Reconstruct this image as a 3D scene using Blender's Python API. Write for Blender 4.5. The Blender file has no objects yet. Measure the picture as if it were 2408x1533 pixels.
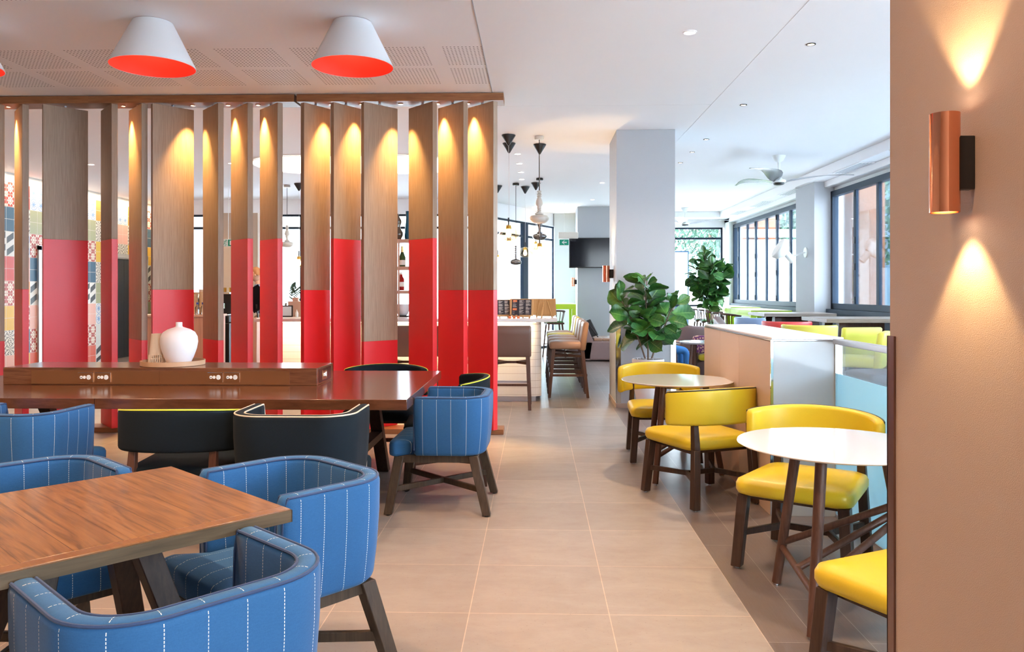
import bpy, math, random
from math import sin, cos, pi, radians as R, sqrt, atan2
from mathutils import Vector, Matrix
random.seed(7)
COL = bpy.context.scene.collection
SC = bpy.context.scene

# ---------------------------------------------------------------- camera maths
FPX = 1866.0; CAMH = 1.3825; TH = math.atan(56/1866)
CC, SS = cos(TH), sin(TH)
def ray(px, py):
    a = (px-1204)/FPX
    return (-SS+a*CC, CC+a*SS, -(py-685)/FPX)
def atY(px, py, Y):
    d = ray(px, py); t = Y/d[1]; return Vector((d[0]*t, Y, CAMH+d[2]*t))
def atZ(px, py, z=0.0):
    d = ray(px, py); t = (z-CAMH)/d[2]; return Vector((d[0]*t, d[1]*t, z))

# ---------------------------------------------------------------- materials
def new_mat(name):
    m = bpy.data.materials.new(name); m.use_nodes = True
    nt = m.node_tree; nt.nodes.clear()
    out = nt.nodes.new('ShaderNodeOutputMaterial')
    return m, nt, out
class NT:
    def __init__(s, name):
        s.m, s.nt, s.out = new_mat(name)
    def n(s, t, **kw):
        nd = s.nt.nodes.new('ShaderNode'+t)
        for k, v in kw.items():
            if k.startswith('i_'):
                key = k[2:].replace('_', ' ')
                nd.inputs[key].default_value = v
            else: setattr(nd, k, v)
        return nd
    def l(s, a, b): s.nt.links.new(a, b)
    def math(s, op, a, b=None, c=None):
        nd = s.nt.nodes.new('ShaderNodeMath'); nd.operation = op
        for i, v in enumerate((a, b, c)):
            if v is None: continue
            if isinstance(v, (int, float)): nd.inputs[i].default_value = v
            else: s.l(v, nd.inputs[i])
        return nd.outputs[0]
    def mix(s, f, a, b):
        nd = s.nt.nodes.new('ShaderNodeMix'); nd.data_type = 'RGBA'
        for i, v in ((0, f), (6, a), (7, b)):
            if isinstance(v, (int, float)): nd.inputs[i].default_value = v
            elif isinstance(v, (tuple, list)): nd.inputs[i].default_value = (*v[:3], 1)
            else: s.l(v, nd.inputs[i])
        return nd.outputs[2]
    def bsdf(s, color=None, rough=.5, metal=0, spec=.5, coat=0, bump=None, bstr=.2, bdist=.01):
        b = s.n('BsdfPrincipled')
        if color is not None:
            if isinstance(color, (tuple, list)): b.inputs['Base Color'].default_value = (*color[:3], 1)
            else: s.l(color, b.inputs['Base Color'])
        if isinstance(rough, (int, float)): b.inputs['Roughness'].default_value = rough
        else: s.l(rough, b.inputs['Roughness'])
        b.inputs['Metallic'].default_value = metal
        b.inputs['Specular IOR Level'].default_value = spec
        b.inputs['Coat Weight'].default_value = coat
        b.inputs['Coat Roughness'].default_value = .12
        if bump is not None:
            bp = s.n('Bump', i_Strength=bstr, i_Distance=bdist)
            s.l(bump, bp.inputs['Height']); s.l(bp.outputs[0], b.inputs['Normal'])
        s.l(b.outputs[0], s.out.inputs[0]); return b
    def coord(s, which='Object', scale=(1, 1, 1), rot=(0, 0, 0), loc=(0, 0, 0)):
        tc = s.n('TexCoord'); mp = s.n('Mapping')
        mp.inputs['Scale'].default_value = scale; mp.inputs['Rotation'].default_value = rot
        mp.inputs['Location'].default_value = loc
        s.l(tc.outputs[which], mp.inputs[0]); return mp.outputs[0]
    def sep(s, v):
        nd = s.n('SeparateXYZ'); s.l(v, nd.inputs[0]); return nd.outputs
    def noise(s, v, scale, detail=4, rough=.55, dist=0):
        nd = s.n('TexNoise'); nd.inputs['Scale'].default_value = scale
        nd.inputs['Detail'].default_value = detail; nd.inputs['Roughness'].default_value = rough
        nd.inputs['Distortion'].default_value = dist
        s.l(v, nd.inputs['Vector']); return nd.outputs[0]
    def ramp(s, f, stops):
        nd = s.n('ValToRGB'); cr = nd.color_ramp
        while len(cr.elements) < len(stops): cr.elements.new(.5)
        for e, (p, c) in zip(cr.elements, stops):
            e.position = p; e.color = (*c[:3], 1)
        s.l(f, nd.inputs[0]); return nd.outputs[0]

def plain(name, col, rough=.5, metal=0, spec=.5, coat=0, nscale=0, namt=.08, bump=0):
    s = NT(name)
    if nscale:
        v = s.coord(); f = s.noise(v, nscale)
        c = s.mix(f, tuple(x*(1-namt) for x in col), tuple(min(1, x*(1+namt)) for x in col))
        s.bsdf(c, rough, metal, spec, coat, bump=f if bump else None, bstr=bump, bdist=.004)
    else: s.bsdf(col, rough, metal, spec, coat)
    return s.m
def emit(name, col, k):
    s = NT(name); e = s.n('Emission'); e.inputs[0].default_value = (*col, 1); e.inputs[1].default_value = k
    s.l(e.outputs[0], s.out.inputs[0]); return s.m
def wood(name, c1, c2, axis='Z', rough=.45, scale=1, coat=0, fine=1.0, figure=0.0):
    s = NT(name)
    sc = {'X': (1.2, 16, 16), 'Y': (16, 1.2, 16), 'Z': (20, 20, .5)}[axis]
    sc = tuple(q*scale for q in sc)
    v = s.coord(scale=sc)
    f = s.noise(v, 4*fine, 6, .6, .4)
    v2 = s.coord(scale=tuple(q*.22 for q in sc)); g = s.noise(v2, 2.2, 3, .5, 1.5)
    rings = s.math('FRACT', s.math('MULTIPLY', g, 9.0))
    f2 = s.math('ADD', s.math('MULTIPLY', f, 1-.35*figure), s.math('MULTIPLY', rings, .35*figure))
    c = s.ramp(f2, [(.3, c1), (.7, c2)])
    s.bsdf(c, rough, 0, .4, coat, bump=f, bstr=.12, bdist=.002)
    return s.m

MT = {}
MT['white_paint'] = plain('ceiling white paint', (.88, .87, .89), .75, nscale=3, namt=.01)
MT['wall_grey'] = plain('light grey wall paint', (.42, .43, .455), .65, nscale=250, namt=.05, bump=.05)
MT['wall_white'] = plain('white wall paint', (.74, .77, .76), .7)
MT['wall_warm_bounce'] = plain('peach warm bounce paint', (.74, .50, .35), .7)  # made-up tint for unseen walls, so the light they return is warm
MT['wall_beige'] = plain('beige stipple paint', (.44, .335, .275), .62, nscale=380, namt=.05, bump=.3)
MT['screen_wood'] = wood('pale oak veneer', (.27, .175, .115), (.41, .285, .20), 'Z', .5, fine=2.2)
MT['beam_wood'] = wood('oiled oak beam', (.22, .080, .030), (.37, .155, .065), 'X', .45)
MT['red_paint'] = plain('satin red paint', (.74, .018, .024), .38, nscale=300, namt=.06, bump=.03)
MT['table_wood'] = wood('stained table oak', (.13, .050, .016), (.20, .085, .028), 'X', .32, coat=.25, figure=.5)
MT['dark_wood'] = wood('dark stained oak', (.030, .014, .009), (.065, .034, .022), 'Z', .42)
MT['olive_wood'] = wood('smoked oak legs', (.034, .022, .015), (.072, .049, .032), 'Z', .42)
MT['olive_edge'] = wood('smoked oak edge band', (.060, .040, .022), (.125, .088, .050), 'Y', .42)
MT['mid_wood'] = wood('walnut legs', (.065, .027, .017), (.115, .054, .036), 'Z', .4)
MT['grey_wood'] = wood('grey brown oak', (.20, .15, .12), (.33, .26, .21), 'X', .35)
MT['hub_wood'] = wood('dark table oak', (.10, .035, .018), (.21, .080, .036), 'X', .22, coat=.5)
MT['tray_wood'] = plain('bent beech', (.55, .33, .19), .5)
MT['easel_wood'] = wood('easel beech', (.56, .33, .13), (.72, .46, .22), 'Z', .5)
MT['counter_wood'] = wood('pinkish counter timber', (.50, .25, .17), (.64, .37, .27), 'Z', .5)
MT['shelf_wood'] = plain('shelf timber', (.58, .36, .26), .5)
MT['yellow'] = plain('yellow leather', (.66, .49, .022), .36, nscale=260, namt=.06, bump=.10)
MT['yellow_pale'] = plain('yellow vinyl', (.72, .68, .10), .45)
MT['black_pipe'] = plain('black piping', (.02, .02, .02), .5)
MT['black_metal'] = plain('black metal', (.012, .012, .013), .45)
MT['navy_frame'] = plain('dark blue grey aluminium', (.018, .032, .055), .5, spec=.2)
MT['copper'] = plain('polished copper', (.95, .42, .25), .08, 1)
MT['copper_plate'] = plain('brushed copper plate', (.55, .27, .13), .28, .9)
MT['chrome'] = plain('chrome', (.8, .82, .84), .08, 1)
MT['steel'] = plain('brushed steel', (.55, .58, .62), .4, .9)
MT['dark_steel'] = plain('dark lift steel', (.085, .10, .125), .38, .7)
MT['brown_leather'] = plain('brown leather', (.145, .085, .065), .38, nscale=200, namt=.06, bump=.08)
MT['tan_leather'] = plain('tan brown leather', (.33, .19, .125), .36, nscale=200, namt=.06, bump=.08)
MT['mauve_leather'] = plain('mauve brown leather', (.22, .15, .15), .38)
MT['grey_leather'] = plain('grey leather', (.12, .12, .135), .42)
MT['white_gloss'] = plain('white laminate', (.70, .67, .67), .07, coat=.4)
MT['white_edge'] = plain('cream table edge', (.82, .72, .64), .35)
MT['ceramic'] = plain('matt white ceramic', (.80, .78, .80), .6)
MT['ceramic_warm'] = plain('cream ceramic', (.74, .62, .48), .5)
MT['pot_white'] = plain('white glazed pot', (.80, .76, .76), .28)
MT['lamp_white'] = plain('white linen shade', (.80, .80, .82), .8, nscale=400, namt=.03)
MT['lamp_red'] = plain('red shade lining', (.92, .035, .012), .6)
MT['lime'] = plain('lime green laminate', (.50, .74, .02), .35)
MT['lime_pale'] = plain('pale lime top', (.70, .80, .45), .3)
MT['tan_panel'] = plain('tan woven panel', (.60, .42, .29), .6, nscale=500, namt=.05)
MT['pale_panel'] = plain('pale grey gloss panel', (.43, .46, .49), .12, coat=.3)
MT['partition_top'] = plain('white stone top', (.66, .64, .68), .22)
MT['blind'] = plain('cream roller blind', (.75, .70, .63), .7)
MT['screen_black'] = plain('black screen', (.004, .004, .007), .10, spec=.22)
MT['green_sign'] = plain('green sign face', (.0, .33, .20), .5)
MT['sign_white'] = plain('white sign face', (.85, .88, .86), .5)
MT['bark'] = plain('bark', (.19, .13, .09), .8, nscale=40, namt=.3, bump=.3)
MT['cord'] = plain('black cord', (.02, .02, .02), .5)
MT['clear_cord'] = plain('clear flex', (.72, .70, .69), .4)
MT['sky_blue'] = plain('blue leather', (.25, .36, .55), .4)
MT['red_leather'] = plain('red leather', (.72, .07, .07), .4)
MT['skin'] = plain('skin', (.62, .36, .25), .55)
MT['hair'] = plain('ginger brown hair', (.36, .15, .05), .6)
MT['shirt'] = plain('blue grey shirt', (.10, .14, .24), .8)
MT['trousers'] = plain('brown trousers', (.20, .11, .05), .8)
MT['jeans'] = plain('blue jeans', (.05, .22, .55), .8)
MT['rubber'] = plain('black rubber', (.02, .02, .02), .6)
MT['red_liquid'] = plain('red bottle glass', (.35, .01, .01), .1)
MT['green_bottle'] = plain('green bottle glass', (.02, .07, .02), .08)
MT['gold_foil'] = plain('gold foil', (.65, .5, .2), .3, .8)
MT['paper'] = plain('paper label', (.8, .76, .70), .6)
MT['vase_dark'] = plain('dark glazed vase', (.10, .07, .045), .1, coat=.5)
MT['vase_blue'] = plain('blue glass vase', (.0, .10, .20), .1)
MT['olive_bench'] = plain('green bench leather', (.055, .10, .075), .45)
MT['orange_clad'] = plain('orange facade panel', (.20, .065, .018), .6)
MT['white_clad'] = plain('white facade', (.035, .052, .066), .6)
MT['blue_glass'] = plain('blue tinted facade glass', (.008, .045, .075), .4, spec=.2)
MT['asphalt'] = plain('pale sunlit paving', (.62, .64, .66), .8, nscale=4, namt=.05)
MT['road'] = plain('grey road', (.16, .18, .19), .8, nscale=6, namt=.05)
MT['car_paint'] = plain('silver car paint', (.09, .11, .12), .3, .1)
MT['tail_red'] = plain('tail lamp red', (.75, .02, .03), .2)
MT['pebble'] = plain('grey pebbles', (.36, .34, .33), .6, nscale=18, namt=.6)
MT['orange'] = plain('orange print', (.85, .26, .10), .5)
MT['menu_black'] = plain('menu print black', (.025, .022, .035), .5)
MT['cable_blue'] = plain('blue plastic', (.02, .04, .3), .4)
MT['kraft'] = plain('kraft paper', (.60, .42, .24), .7)
MT['pink_cushion'] = plain('plain cushion', (.4, .2, .3), .8)
MT['bulb'] = emit('warm bulb', (1, .62, .28), 22)
MT['warm_lens'] = emit('warm lamp lens', (1, .80, .55), 14)
MT['white_lens'] = emit('white lamp lens', (1, .95, .88), 9)
MT['cove_glow'] = emit('cove glow', (1, .88, .70), 3.2)
MT['pipe_cream'] = plain('cream piping', (.60, .52, .42), .6)
MT['pipe_lime'] = plain('lime piping', (.62, .68, .06), .6)

def glassy(name, tint, gloss=.08, rough=.0, frost=0.0, fcol=(.6, .8, .85)):
    s = NT(name)
    t = s.n('BsdfTransparent'); t.inputs[0].default_value = (*tint, 1)
    g = s.n('BsdfGlossy'); g.inputs['Roughness'].default_value = rough; g.inputs[0].default_value = (1, 1, 1, 1)
    f = s.n('Fresnel'); f.inputs[0].default_value = 1.45
    mx = s.n('MixShader'); s.l(s.math('MULTIPLY', f.outputs[0], gloss*10), mx.inputs[0])
    s.l(t.outputs[0], mx.inputs[1]); s.l(g.outputs[0], mx.inputs[2])
    res = mx.outputs[0]
    if frost > 0:
        d = s.n('BsdfDiffuse'); d.inputs[0].default_value = (*fcol, 1)
        tl = s.n('BsdfTranslucent'); tl.inputs[0].default_value = (*fcol, 1)
        a = s.n('AddShader'); m0 = s.n('MixShader'); m0.inputs[0].default_value = .5
        s.l(d.outputs[0], m0.inputs[1]); s.l(tl.outputs[0], m0.inputs[2])
        m2 = s.n('MixShader'); m2.inputs[0].default_value = frost
        s.l(res, m2.inputs[1]); s.l(m0.outputs[0], m2.inputs[2]); res = m2.outputs[0]
    s.l(res, s.out.inputs[0]); return s.m
MT['glass'] = glassy('window glass', (.93, .97, 1.0), .06)
MT['frost'] = glassy('frosted film on glass', (.8, .9, .95), .05, frost=.93, fcol=(.50, .72, .78))
MT['amber_glass'] = glassy('smoky amber glass', (.90, .78, .50), .045)
MT['clear_plastic'] = glassy('clear bottle plastic', (.9, .92, .95), .12)

def fabric(name, base, dark, stripe=None, sheen=.12):
    s = NT(name)
    v = s.coord(scale=(1, 1, 1)); f = s.noise(v, 260, 3, .7)
    v2 = s.coord(scale=(1, 1, 6)); f2 = s.noise(v2, 60, 3, .7)
    c = s.mix(s.math('ADD', s.math('MULTIPLY', f, .5), s.math('MULTIPLY', f2, .5)), dark, base)
    if stripe:
        uv = s.n('TexCoord'); x = s.sep(uv.outputs['UV'])
        fu = s.math('ABSOLUTE', s.math('SUBTRACT', s.math('FRACT', s.math('DIVIDE', x[0], stripe)), .5))
        on = s.math('LESS_THAN', fu, .0008/stripe)
        dash = s.math('LESS_THAN', s.math('FRACT', s.math('DIVIDE', x[1], .008)), .66)
        c = s.mix(s.math('MULTIPLY', on, dash), c, (.80, .78, .74))
    b = s.bsdf(c, .9, 0, .15, bump=f, bstr=.25, bdist=.002)
    b.inputs['Sheen Weight'].default_value = sheen
    b.inputs['Sheen Roughness'].default_value = .4
    return s.m
MT['denim'] = fabric('blue pinstripe fabric', (.038, .140, .325), (.020, .078, .19), .088)
MT['denim_plain'] = fabric('blue piping fabric', (.05, .085, .18), (.03, .05, .11))
MT['charcoal'] = fabric('charcoal navy fabric', (.010, .018, .026), (.005, .009, .013), None, .02)
MT['dark_grey_fabric'] = fabric('dark grey fabric', (.05, .05, .055), (.03, .03, .035))

def floor_mat():
    s = NT('floor tiles and timber look planks')
    v = s.coord('Object'); X, Y, Z = s.sep(v)
    # 60 cm stone tiles
    br = s.n('TexBrick'); br.offset = 0; br.squash = 1
    mp = s.coord('Object', loc=(.286, -.404-3.0, 0))
    s.l(mp, br.inputs['Vector'])
    br.inputs['Scale'].default_value = 1; br.inputs['Brick Width'].default_value = .6
    br.inputs['Row Height'].default_value = .6; br.inputs['Mortar Size'].default_value = .0022
    br.inputs['Mortar Smooth'].default_value = .1; br.inputs['Bias'].default_value = 0
    br.inputs['Color1'].default_value = (.355, .318, .288, 1); br.inputs['Color2'].default_value = (.29, .257, .232, 1)
    br.inputs['Mortar'].default_value = (.62, .50, .40, 1)
    n1 = s.noise(s.coord('Object', scale=(1, 2.2, 1)), 3.0, 6, .65, .5)
    n1 = s.math('ADD', s.math('MULTIPLY', n1, .7), s.math('MULTIPLY', s.noise(v, 17, 5, .7), .3))
    n2 = s.noise(v, 90, 2, .5)
    stone = s.mix(s.math('MULTIPLY', s.math('SUBTRACT', n1, .36), 1.6), br.outputs['Color'], (.24, .19, .165))
    spk = s.math('GREATER_THAN', n2, .70)
    stone = s.mix(s.math('MULTIPLY', spk, .5), stone, (.15, .12, .10))
    # 20 cm planks
    sw = s.n('CombineXYZ'); s.l(Y, sw.inputs[0]); s.l(s.math('ADD', X, -.914+4.0), sw.inputs[1])
    bk = s.n('TexBrick'); bk.offset = .37; bk.offset_frequency = 2
    s.l(sw.outputs[0], bk.inputs['Vector'])
    bk.inputs['Scale'].default_value = 1; bk.inputs['Brick Width'].default_value = 1.2
    bk.inputs['Row Height'].default_value = .2; bk.inputs['Mortar Size'].default_value = .0018
    bk.inputs['Color1'].default_value = (.235, .19, .175, 1); bk.inputs['Color2'].default_value = (.165, .13, .12, 1)
    bk.inputs['Mortar'].default_value = (.42, .37, .34, 1)
    gn = s.noise(s.coord('Object', scale=(26, 2.2, 1)), 4, 5, .6, 1.0)
    wd = s.mix(s.math('MULTIPLY', gn, .55), bk.outputs['Color'], (.10, .08, .075))
    sel = s.math('MAXIMUM', s.math('GREATER_THAN', X, .914), s.math('GREATER_THAN', Y, 9.4))
    col = s.mix(sel, stone, wd)
    rg = s.math('ADD', s.math('MULTIPLY', n1, .14), s.math('SUBTRACT', .32, s.math('MULTIPLY', sel, .09)))
    s.bsdf(col, rg, 0, .5, bump=s.math('ADD', s.math('MULTIPLY', n1, .5), s.math('MULTIPLY', gn, sel)), bstr=.10, bdist=.004)
    return s.m
MT['floor'] = floor_mat()

def ceil_perf_mat():
    s = NT('perforated plasterboard')
    v = s.coord('Object'); X, Y, Z = s.sep(v)
    u = s.math('FRACT', s.math('DIVIDE', s.math('ADD', X, .995+30), .605))
    w = s.math('FRACT', s.math('DIVIDE', s.math('ADD', Y, -6.19+30.25), .605))
    inu = s.math('LESS_THAN', u, .80); inw = s.math('LESS_THAN', w, .85)
    zone = s.math('MAXIMUM', s.math('GREATER_THAN', Y, 6.1), s.math('LESS_THAN', Y, 5.14))
    zone = s.math('MULTIPLY', zone, s.math('LESS_THAN', Y, 7.35))
    zone = s.math('MULTIPLY', zone, s.math('MAXIMUM', s.math('GREATER_THAN', Y, 5.5), s.math('LESS_THAN', X, -3.0)))
    a = s.math('SUBTRACT', s.math('FRACT', s.math('MULTIPLY', u, .605/.0302)), .5)
    b = s.math('MULTIPLY', s.math('SUBTRACT', s.math('FRACT', s.math('MULTIPLY', w, .605/.0403)), .5), 1.33)
    r = s.math('ADD', s.math('MULTIPLY', a, a), s.math('MULTIPLY', b, b))
    hole = s.math('LESS_THAN', r, .055)
    k = s.math('MULTIPLY', s.math('MULTIPLY', hole, zone), s.math('MULTIPLY', inu, inw))
    c = s.mix(k, (.88, .86, .875), (.16, .15, .16))
    s.bsdf(c, .75, 0, .3)
    return s.m
MT['ceil_perf'] = ceil_perf_mat()

def mosaic_mat():
    s = NT('white stacked finger mosaic')
    v = s.coord('Object'); X, Y, Z = s.sep(v)
    h = s.math('FRACT', s.math('DIVIDE', s.math('ADD', X, Y), .0165))
    w = s.math('FRACT', s.math('DIVIDE', Z, .088))
    k = s.math('MAXIMUM', s.math('LESS_THAN', h, .16), s.math('LESS_THAN', w, .045))
    c = s.mix(k, (.78, .74, .72), (.40, .32, .30))
    s.bsdf(c, .3, 0, .5, bump=s.math('SUBTRACT', 1.0, k), bstr=.4, bdist=.003)
    return s.m
MT['mosaic'] = mosaic_mat()

def tile_mats():
    L = []
    def solid(name, c):
        s = NT(name); v = s.n('TexCoord'); u = s.sep(v.outputs['UV'])
        e = edge(s, u); f = s.noise(v.outputs['UV'], 14, 3)
        cc = s.mix(f, tuple(x*.85 for x in c), tuple(min(1, x*1.15) for x in c))
        s.bsdf(s.mix(e, cc, (.72, .66, .58)), .45); L.append(s.m)
    def edge(s, u):
        a = s.math('ABSOLUTE', s.math('SUBTRACT', u[0], .5)); b = s.math('ABSOLUTE', s.math('SUBTRACT', u[1], .5))
        return s.math('GREATER_THAN', s.math('MAXIMUM', a, b), .488)
    def patt(name, fn, c1, c2, block=False):
        s = NT(name); v = s.n('TexCoord'); u = s.sep(v.outputs['UV'])
        k = fn(s, u)
        c = s.mix(k, c1, c2); s.bsdf(s.mix(edge(s, u), c, (.72, .66, .58)), .45); L.append(s.m)
    def flake(s, u):
        a = s.math('ABSOLUTE', s.math('SUBTRACT', u[0], .5)); b = s.math('ABSOLUTE', s.math('SUBTRACT', u[1], .5))
        mn = s.math('MINIMUM', a, b); mx = s.math('MAXIMUM', a, b)
        arm = s.math('MULTIPLY', s.math('LESS_THAN', mn, .035), s.math('LESS_THAN', mx, .40))
        dg = s.math('MULTIPLY', s.math('LESS_THAN', s.math('SUBTRACT', mx, mn), .045), s.math('LESS_THAN', mx, .44))
        ring = s.math('LESS_THAN', s.math('ABSOLUTE', s.math('SUBTRACT', s.math('ADD', mx, s.math('MULTIPLY', mn, .6)), .30)), .045)
        tip = s.math('MULTIPLY', s.math('GREATER_THAN', s.math('ADD', a, b), .70), s.math('LESS_THAN', mx, .46))
        return s.math('MAXIMUM', s.math('MAXIMUM', arm, dg), s.math('MAXIMUM', ring, tip))
    def swirl(s, u):
        a = s.math('SUBTRACT', u[0], .5); b = s.math('SUBTRACT', u[1], .5)
        r = s.math('SQRT', s.math('ADD', s.math('MULTIPLY', a, a), s.math('MULTIPLY', b, b)))
        an = s.math('ARCTAN2', b, a)
        w = s.math('SINE', s.math('MULTIPLY', an, 8.0)); q = s.math('SINE', s.math('MULTIPLY', r, 42.0))
        return s.math('GREATER_THAN', s.math('ADD', w, q), .35)
    def flower(s, u):
        a = s.math('SUBTRACT', u[0], .5); b = s.math('SUBTRACT', u[1], .5)
        r = s.math('SQRT', s.math('ADD', s.math('MULTIPLY', a, a), s.math('MULTIPLY', b, b)))
        an = s.math('ARCTAN2', b, a)
        pr = s.math('ADD', .22, s.math('MULTIPLY', s.math('SINE', s.math('MULTIPLY', an, 8.0)), .12))
        k = s.math('LESS_THAN', r, pr)
        rg = s.math('LESS_THAN', s.math('ABSOLUTE', s.math('SUBTRACT', r, .45)), .03)
        return s.math('MAXIMUM', k, rg)
    def cube(s, u):
        d = s.math('SUBTRACT', u[1], s.math('MULTIPLY', u[0], .55))
        return s.math('MULTIPLY', s.math('LESS_THAN', s.math('ABSOLUTE', s.math('SUBTRACT', d, .22)), .26), s.math('LESS_THAN', s.math('ABSOLUTE', s.math('SUBTRACT', u[0], .5)), .42))
    patt('red snowflake tile', flake, (.40, .035, .02), (.78, .70, .58))      #0
    solid('navy tile', (.025, .085, .15))                                     #1
    patt('cube tile', cube, (.66, .64, .60), (.05, .05, .055))               #2
    solid('red tile', (.55, .035, .02))                                       #3
    solid('mustard tile', (.70, .42, .03))                                    #4
    patt('ornate black tile', swirl, (.72, .66, .56), (.07, .055, .05))       #5
    solid('pink tile', (.72, .38, .30))                                       #6
    patt('blue flower tile', flower, (.70, .68, .64), (.16, .30, .55))        #7
    solid('olive tile', (.34, .34, .19))                                      #8
    solid('orange tile', (.72, .27, .05))                                     #9
    solid('pale grey tile', (.62, .60, .56))                                  #10
    solid('terracotta tile', (.66, .12, .07))                                 #11
    return L
MT['tiles'] = tile_mats()

def leaf_mat():
    s = NT('glossy fig leaf')
    v = s.n('TexCoord'); u = s.sep(v.outputs['UV'])
    f = s.noise(s.coord('Object'), 5, 2)
    c = s.ramp(f, [(.3, (.012, .06, .018)), (.5, (.03, .13, .03)), (.72, (.11, .27, .04))])
    vein = s.math('LESS_THAN', s.math('ABSOLUTE', u[0]), .05)
    sv = s.math('LESS_THAN', s.math('FRACT', s.math('ADD', s.math('MULTIPLY', u[1], 7.0), s.math('MULTIPLY', s.math('ABSOLUTE', u[0]), -1.2))), .09)
    c = s.mix(s.math('MAXIMUM', s.math('MULTIPLY', vein, .6), s.math('MULTIPLY', sv, .3)), c, (.25, .40, .12))
    b = s.bsdf(c, .33, 0, .5)
    return s.m
MT['leaf'] = leaf_mat()
MT['tree_leaf'] = plain('street tree leaves', (.035, .085, .050), .6, nscale=3, namt=.5)
def cushion_mat():
    s = NT('patterned mauve cushion')
    vo = s.n('TexVoronoi'); s.l(s.coord('Object'), vo.inputs['Vector']); vo.inputs['Scale'].default_value = 28
    c = s.mix(s.math('LESS_THAN', vo.outputs['Distance'], .38), (.20, .05, .16), (.75, .45, .30))
    s.bsdf(c, .8); return s.m
MT['cushion'] = cushion_mat()

# ---------------------------------------------------------------- mesh kit
class MB:
    def __init__(s): s.v = []; s.f = []; s.uv = []; s.mi = []
    def add(s, vs, fs, uvs=None, mi=0):
        o = len(s.v); s.v += [tuple(q) for q in vs]
        s.uv += list(uvs) if uvs else [(q[0], q[1]) for q in vs]
        s.f += [tuple(i+o for i in f) for f in fs]; s.mi += [mi]*len(fs)
        return s
    def box(s, c, d, rz=0, mi=0):
        hx, hy, hz = d[0]/2, d[1]/2, d[2]/2; vs = []
        for dz in (-hz, hz):
            for dx, dy in ((-hx, -hy), (hx, -hy), (hx, hy), (-hx, hy)):
                vs.append((c[0]+dx*cos(rz)-dy*sin(rz), c[1]+dx*sin(rz)+dy*cos(rz), c[2]+dz))
        return s.add(vs, [(3, 2, 1, 0), (4, 5, 6, 7), (0, 1, 5, 4), (1, 2, 6, 5), (2, 3, 7, 6), (3, 0, 4, 7)], mi=mi)
    def bb(s, x0, x1, y0, y1, z0, z1, mi=0):
        return s.box(((x0+x1)/2, (y0+y1)/2, (z0+z1)/2), (abs(x1-x0), abs(y1-y0), abs(z1-z0)), mi=mi)
    def bar(s, p0, p1, w, h=None, w1=None, h1=None, up=(0, 0, 1), horiz=False):
        h = h or w; w1 = w1 or w; h1 = h1 or h
        p0 = Vector(p0); p1 = Vector(p1); d = (p1-p0).normalized(); up = Vector(up)
        if abs(d.dot(up)) > .95: up = Vector((0, 1, 0))
        a = d.cross(up).normalized(); b = a.cross(d).normalized()
        if horiz:   # horizontal end cuts (legs)
            a = Vector((a.x, a.y, 0)).normalized(); b = Vector((-a.y, a.x, 0))
        vs = []
        for p, ww, hh in ((p0, w, h), (p1, w1, h1)):
            for i, j in ((-1, -1), (1, -1), (1, 1), (-1, 1)): vs.append(p+a*(i*ww/2)+b*(j*hh/2))
        fs = [(3, 2, 1, 0), (4, 5, 6, 7), (0, 1, 5, 4), (1, 2, 6, 5), (2, 3, 7, 6), (3, 0, 4, 7)]
        return s.add(vs, fs)
    def leg(s, p0, p1, w, w1=None):   # vertical-ish leg, ends cut flat, sides on x/y
        w1 = w1 or w; vs = []
        for p, ww in ((p0, w), (p1, w1)):
            for i, j in ((-1, -1), (1, -1), (1, 1), (-1, 1)): vs.append((p[0]+i*ww/2, p[1]+j*ww/2, p[2]))
        return s.add(vs, [(3, 2, 1, 0), (4, 5, 6, 7), (0, 1, 5, 4), (1, 2, 6, 5), (2, 3, 7, 6), (3, 0, 4, 7)])
    def loft(s, rings, closed=True, caps=True, uvr=None, mi=0):
        n = len(rings[0]); vs = []; uv = []
        for i, r in enumerate(rings):
            vs += r
            uv += uvr[i] if uvr else [(i, j) for j in range(n)]
        fs = []
        for i in range(len(rings)-1):
            for j in range(n if closed else n-1):
                k = (j+1) % n
                fs.append((i*n+j, i*n+k, (i+1)*n+k, (i+1)*n+j))
        if caps and closed:
            fs.append(tuple(range(n-1, -1, -1))); m = (len(rings)-1)*n
            fs.append(tuple(m+j for j in range(n)))
        return s.add(vs, fs, uv, mi)
    def lathe(s, prof, c=(0, 0, 0), n=24, caps=True, ax=None):
        rings = []
        for r, z in prof:
            ring = [Vector((r*cos(2*pi*j/n), r*sin(2*pi*j/n), z)) for j in range(n)]
            if ax is not None: ring = [ax @ q for q in ring]
            rings.append([q+Vector(c) for q in ring])
        return s.loft(rings, True, caps)
    def cyl(s, p0, p1, r0, r1=None, n=14, caps=True):
        return s.tube([p0, p1], [r0, r1 if r1 is not None else r0], n, caps)
    def tube(s, pts, r, n=8, caps=True):
        pts = [Vector(p) for p in pts]; rings = []; prev = None
        if not isinstance(r, (list, tuple)): r = [r]*len(pts)
        for i, p in enumerate(pts):
            a = pts[max(i-1, 0)]; b = pts[min(i+1, len(pts)-1)]; d = (b-a).normalized()
            if prev is None:
                u = Vector((0, 0, 1)) if abs(d.z) < .9 else Vector((1, 0, 0))
                x = d.cross(u).normalized()
            else:
                x = (prev-d*prev.dot(d)).normalized()
            prev = x; y = d.cross(x)
            rings.append([p+(x*cos(2*pi*j/n)+y*sin(2*pi*j/n))*r[i] for j in range(n)])
        return s.loft(rings, True, caps)
    def prism(s, poly, z0, z1):
        n = len(poly)
        return s.loft([[Vector((x, y, z0)) for x, y in poly], [Vector((x, y, z1)) for x, y in poly]],
                      uvr=[[(x, y) for x, y in poly]]*2)
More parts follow.
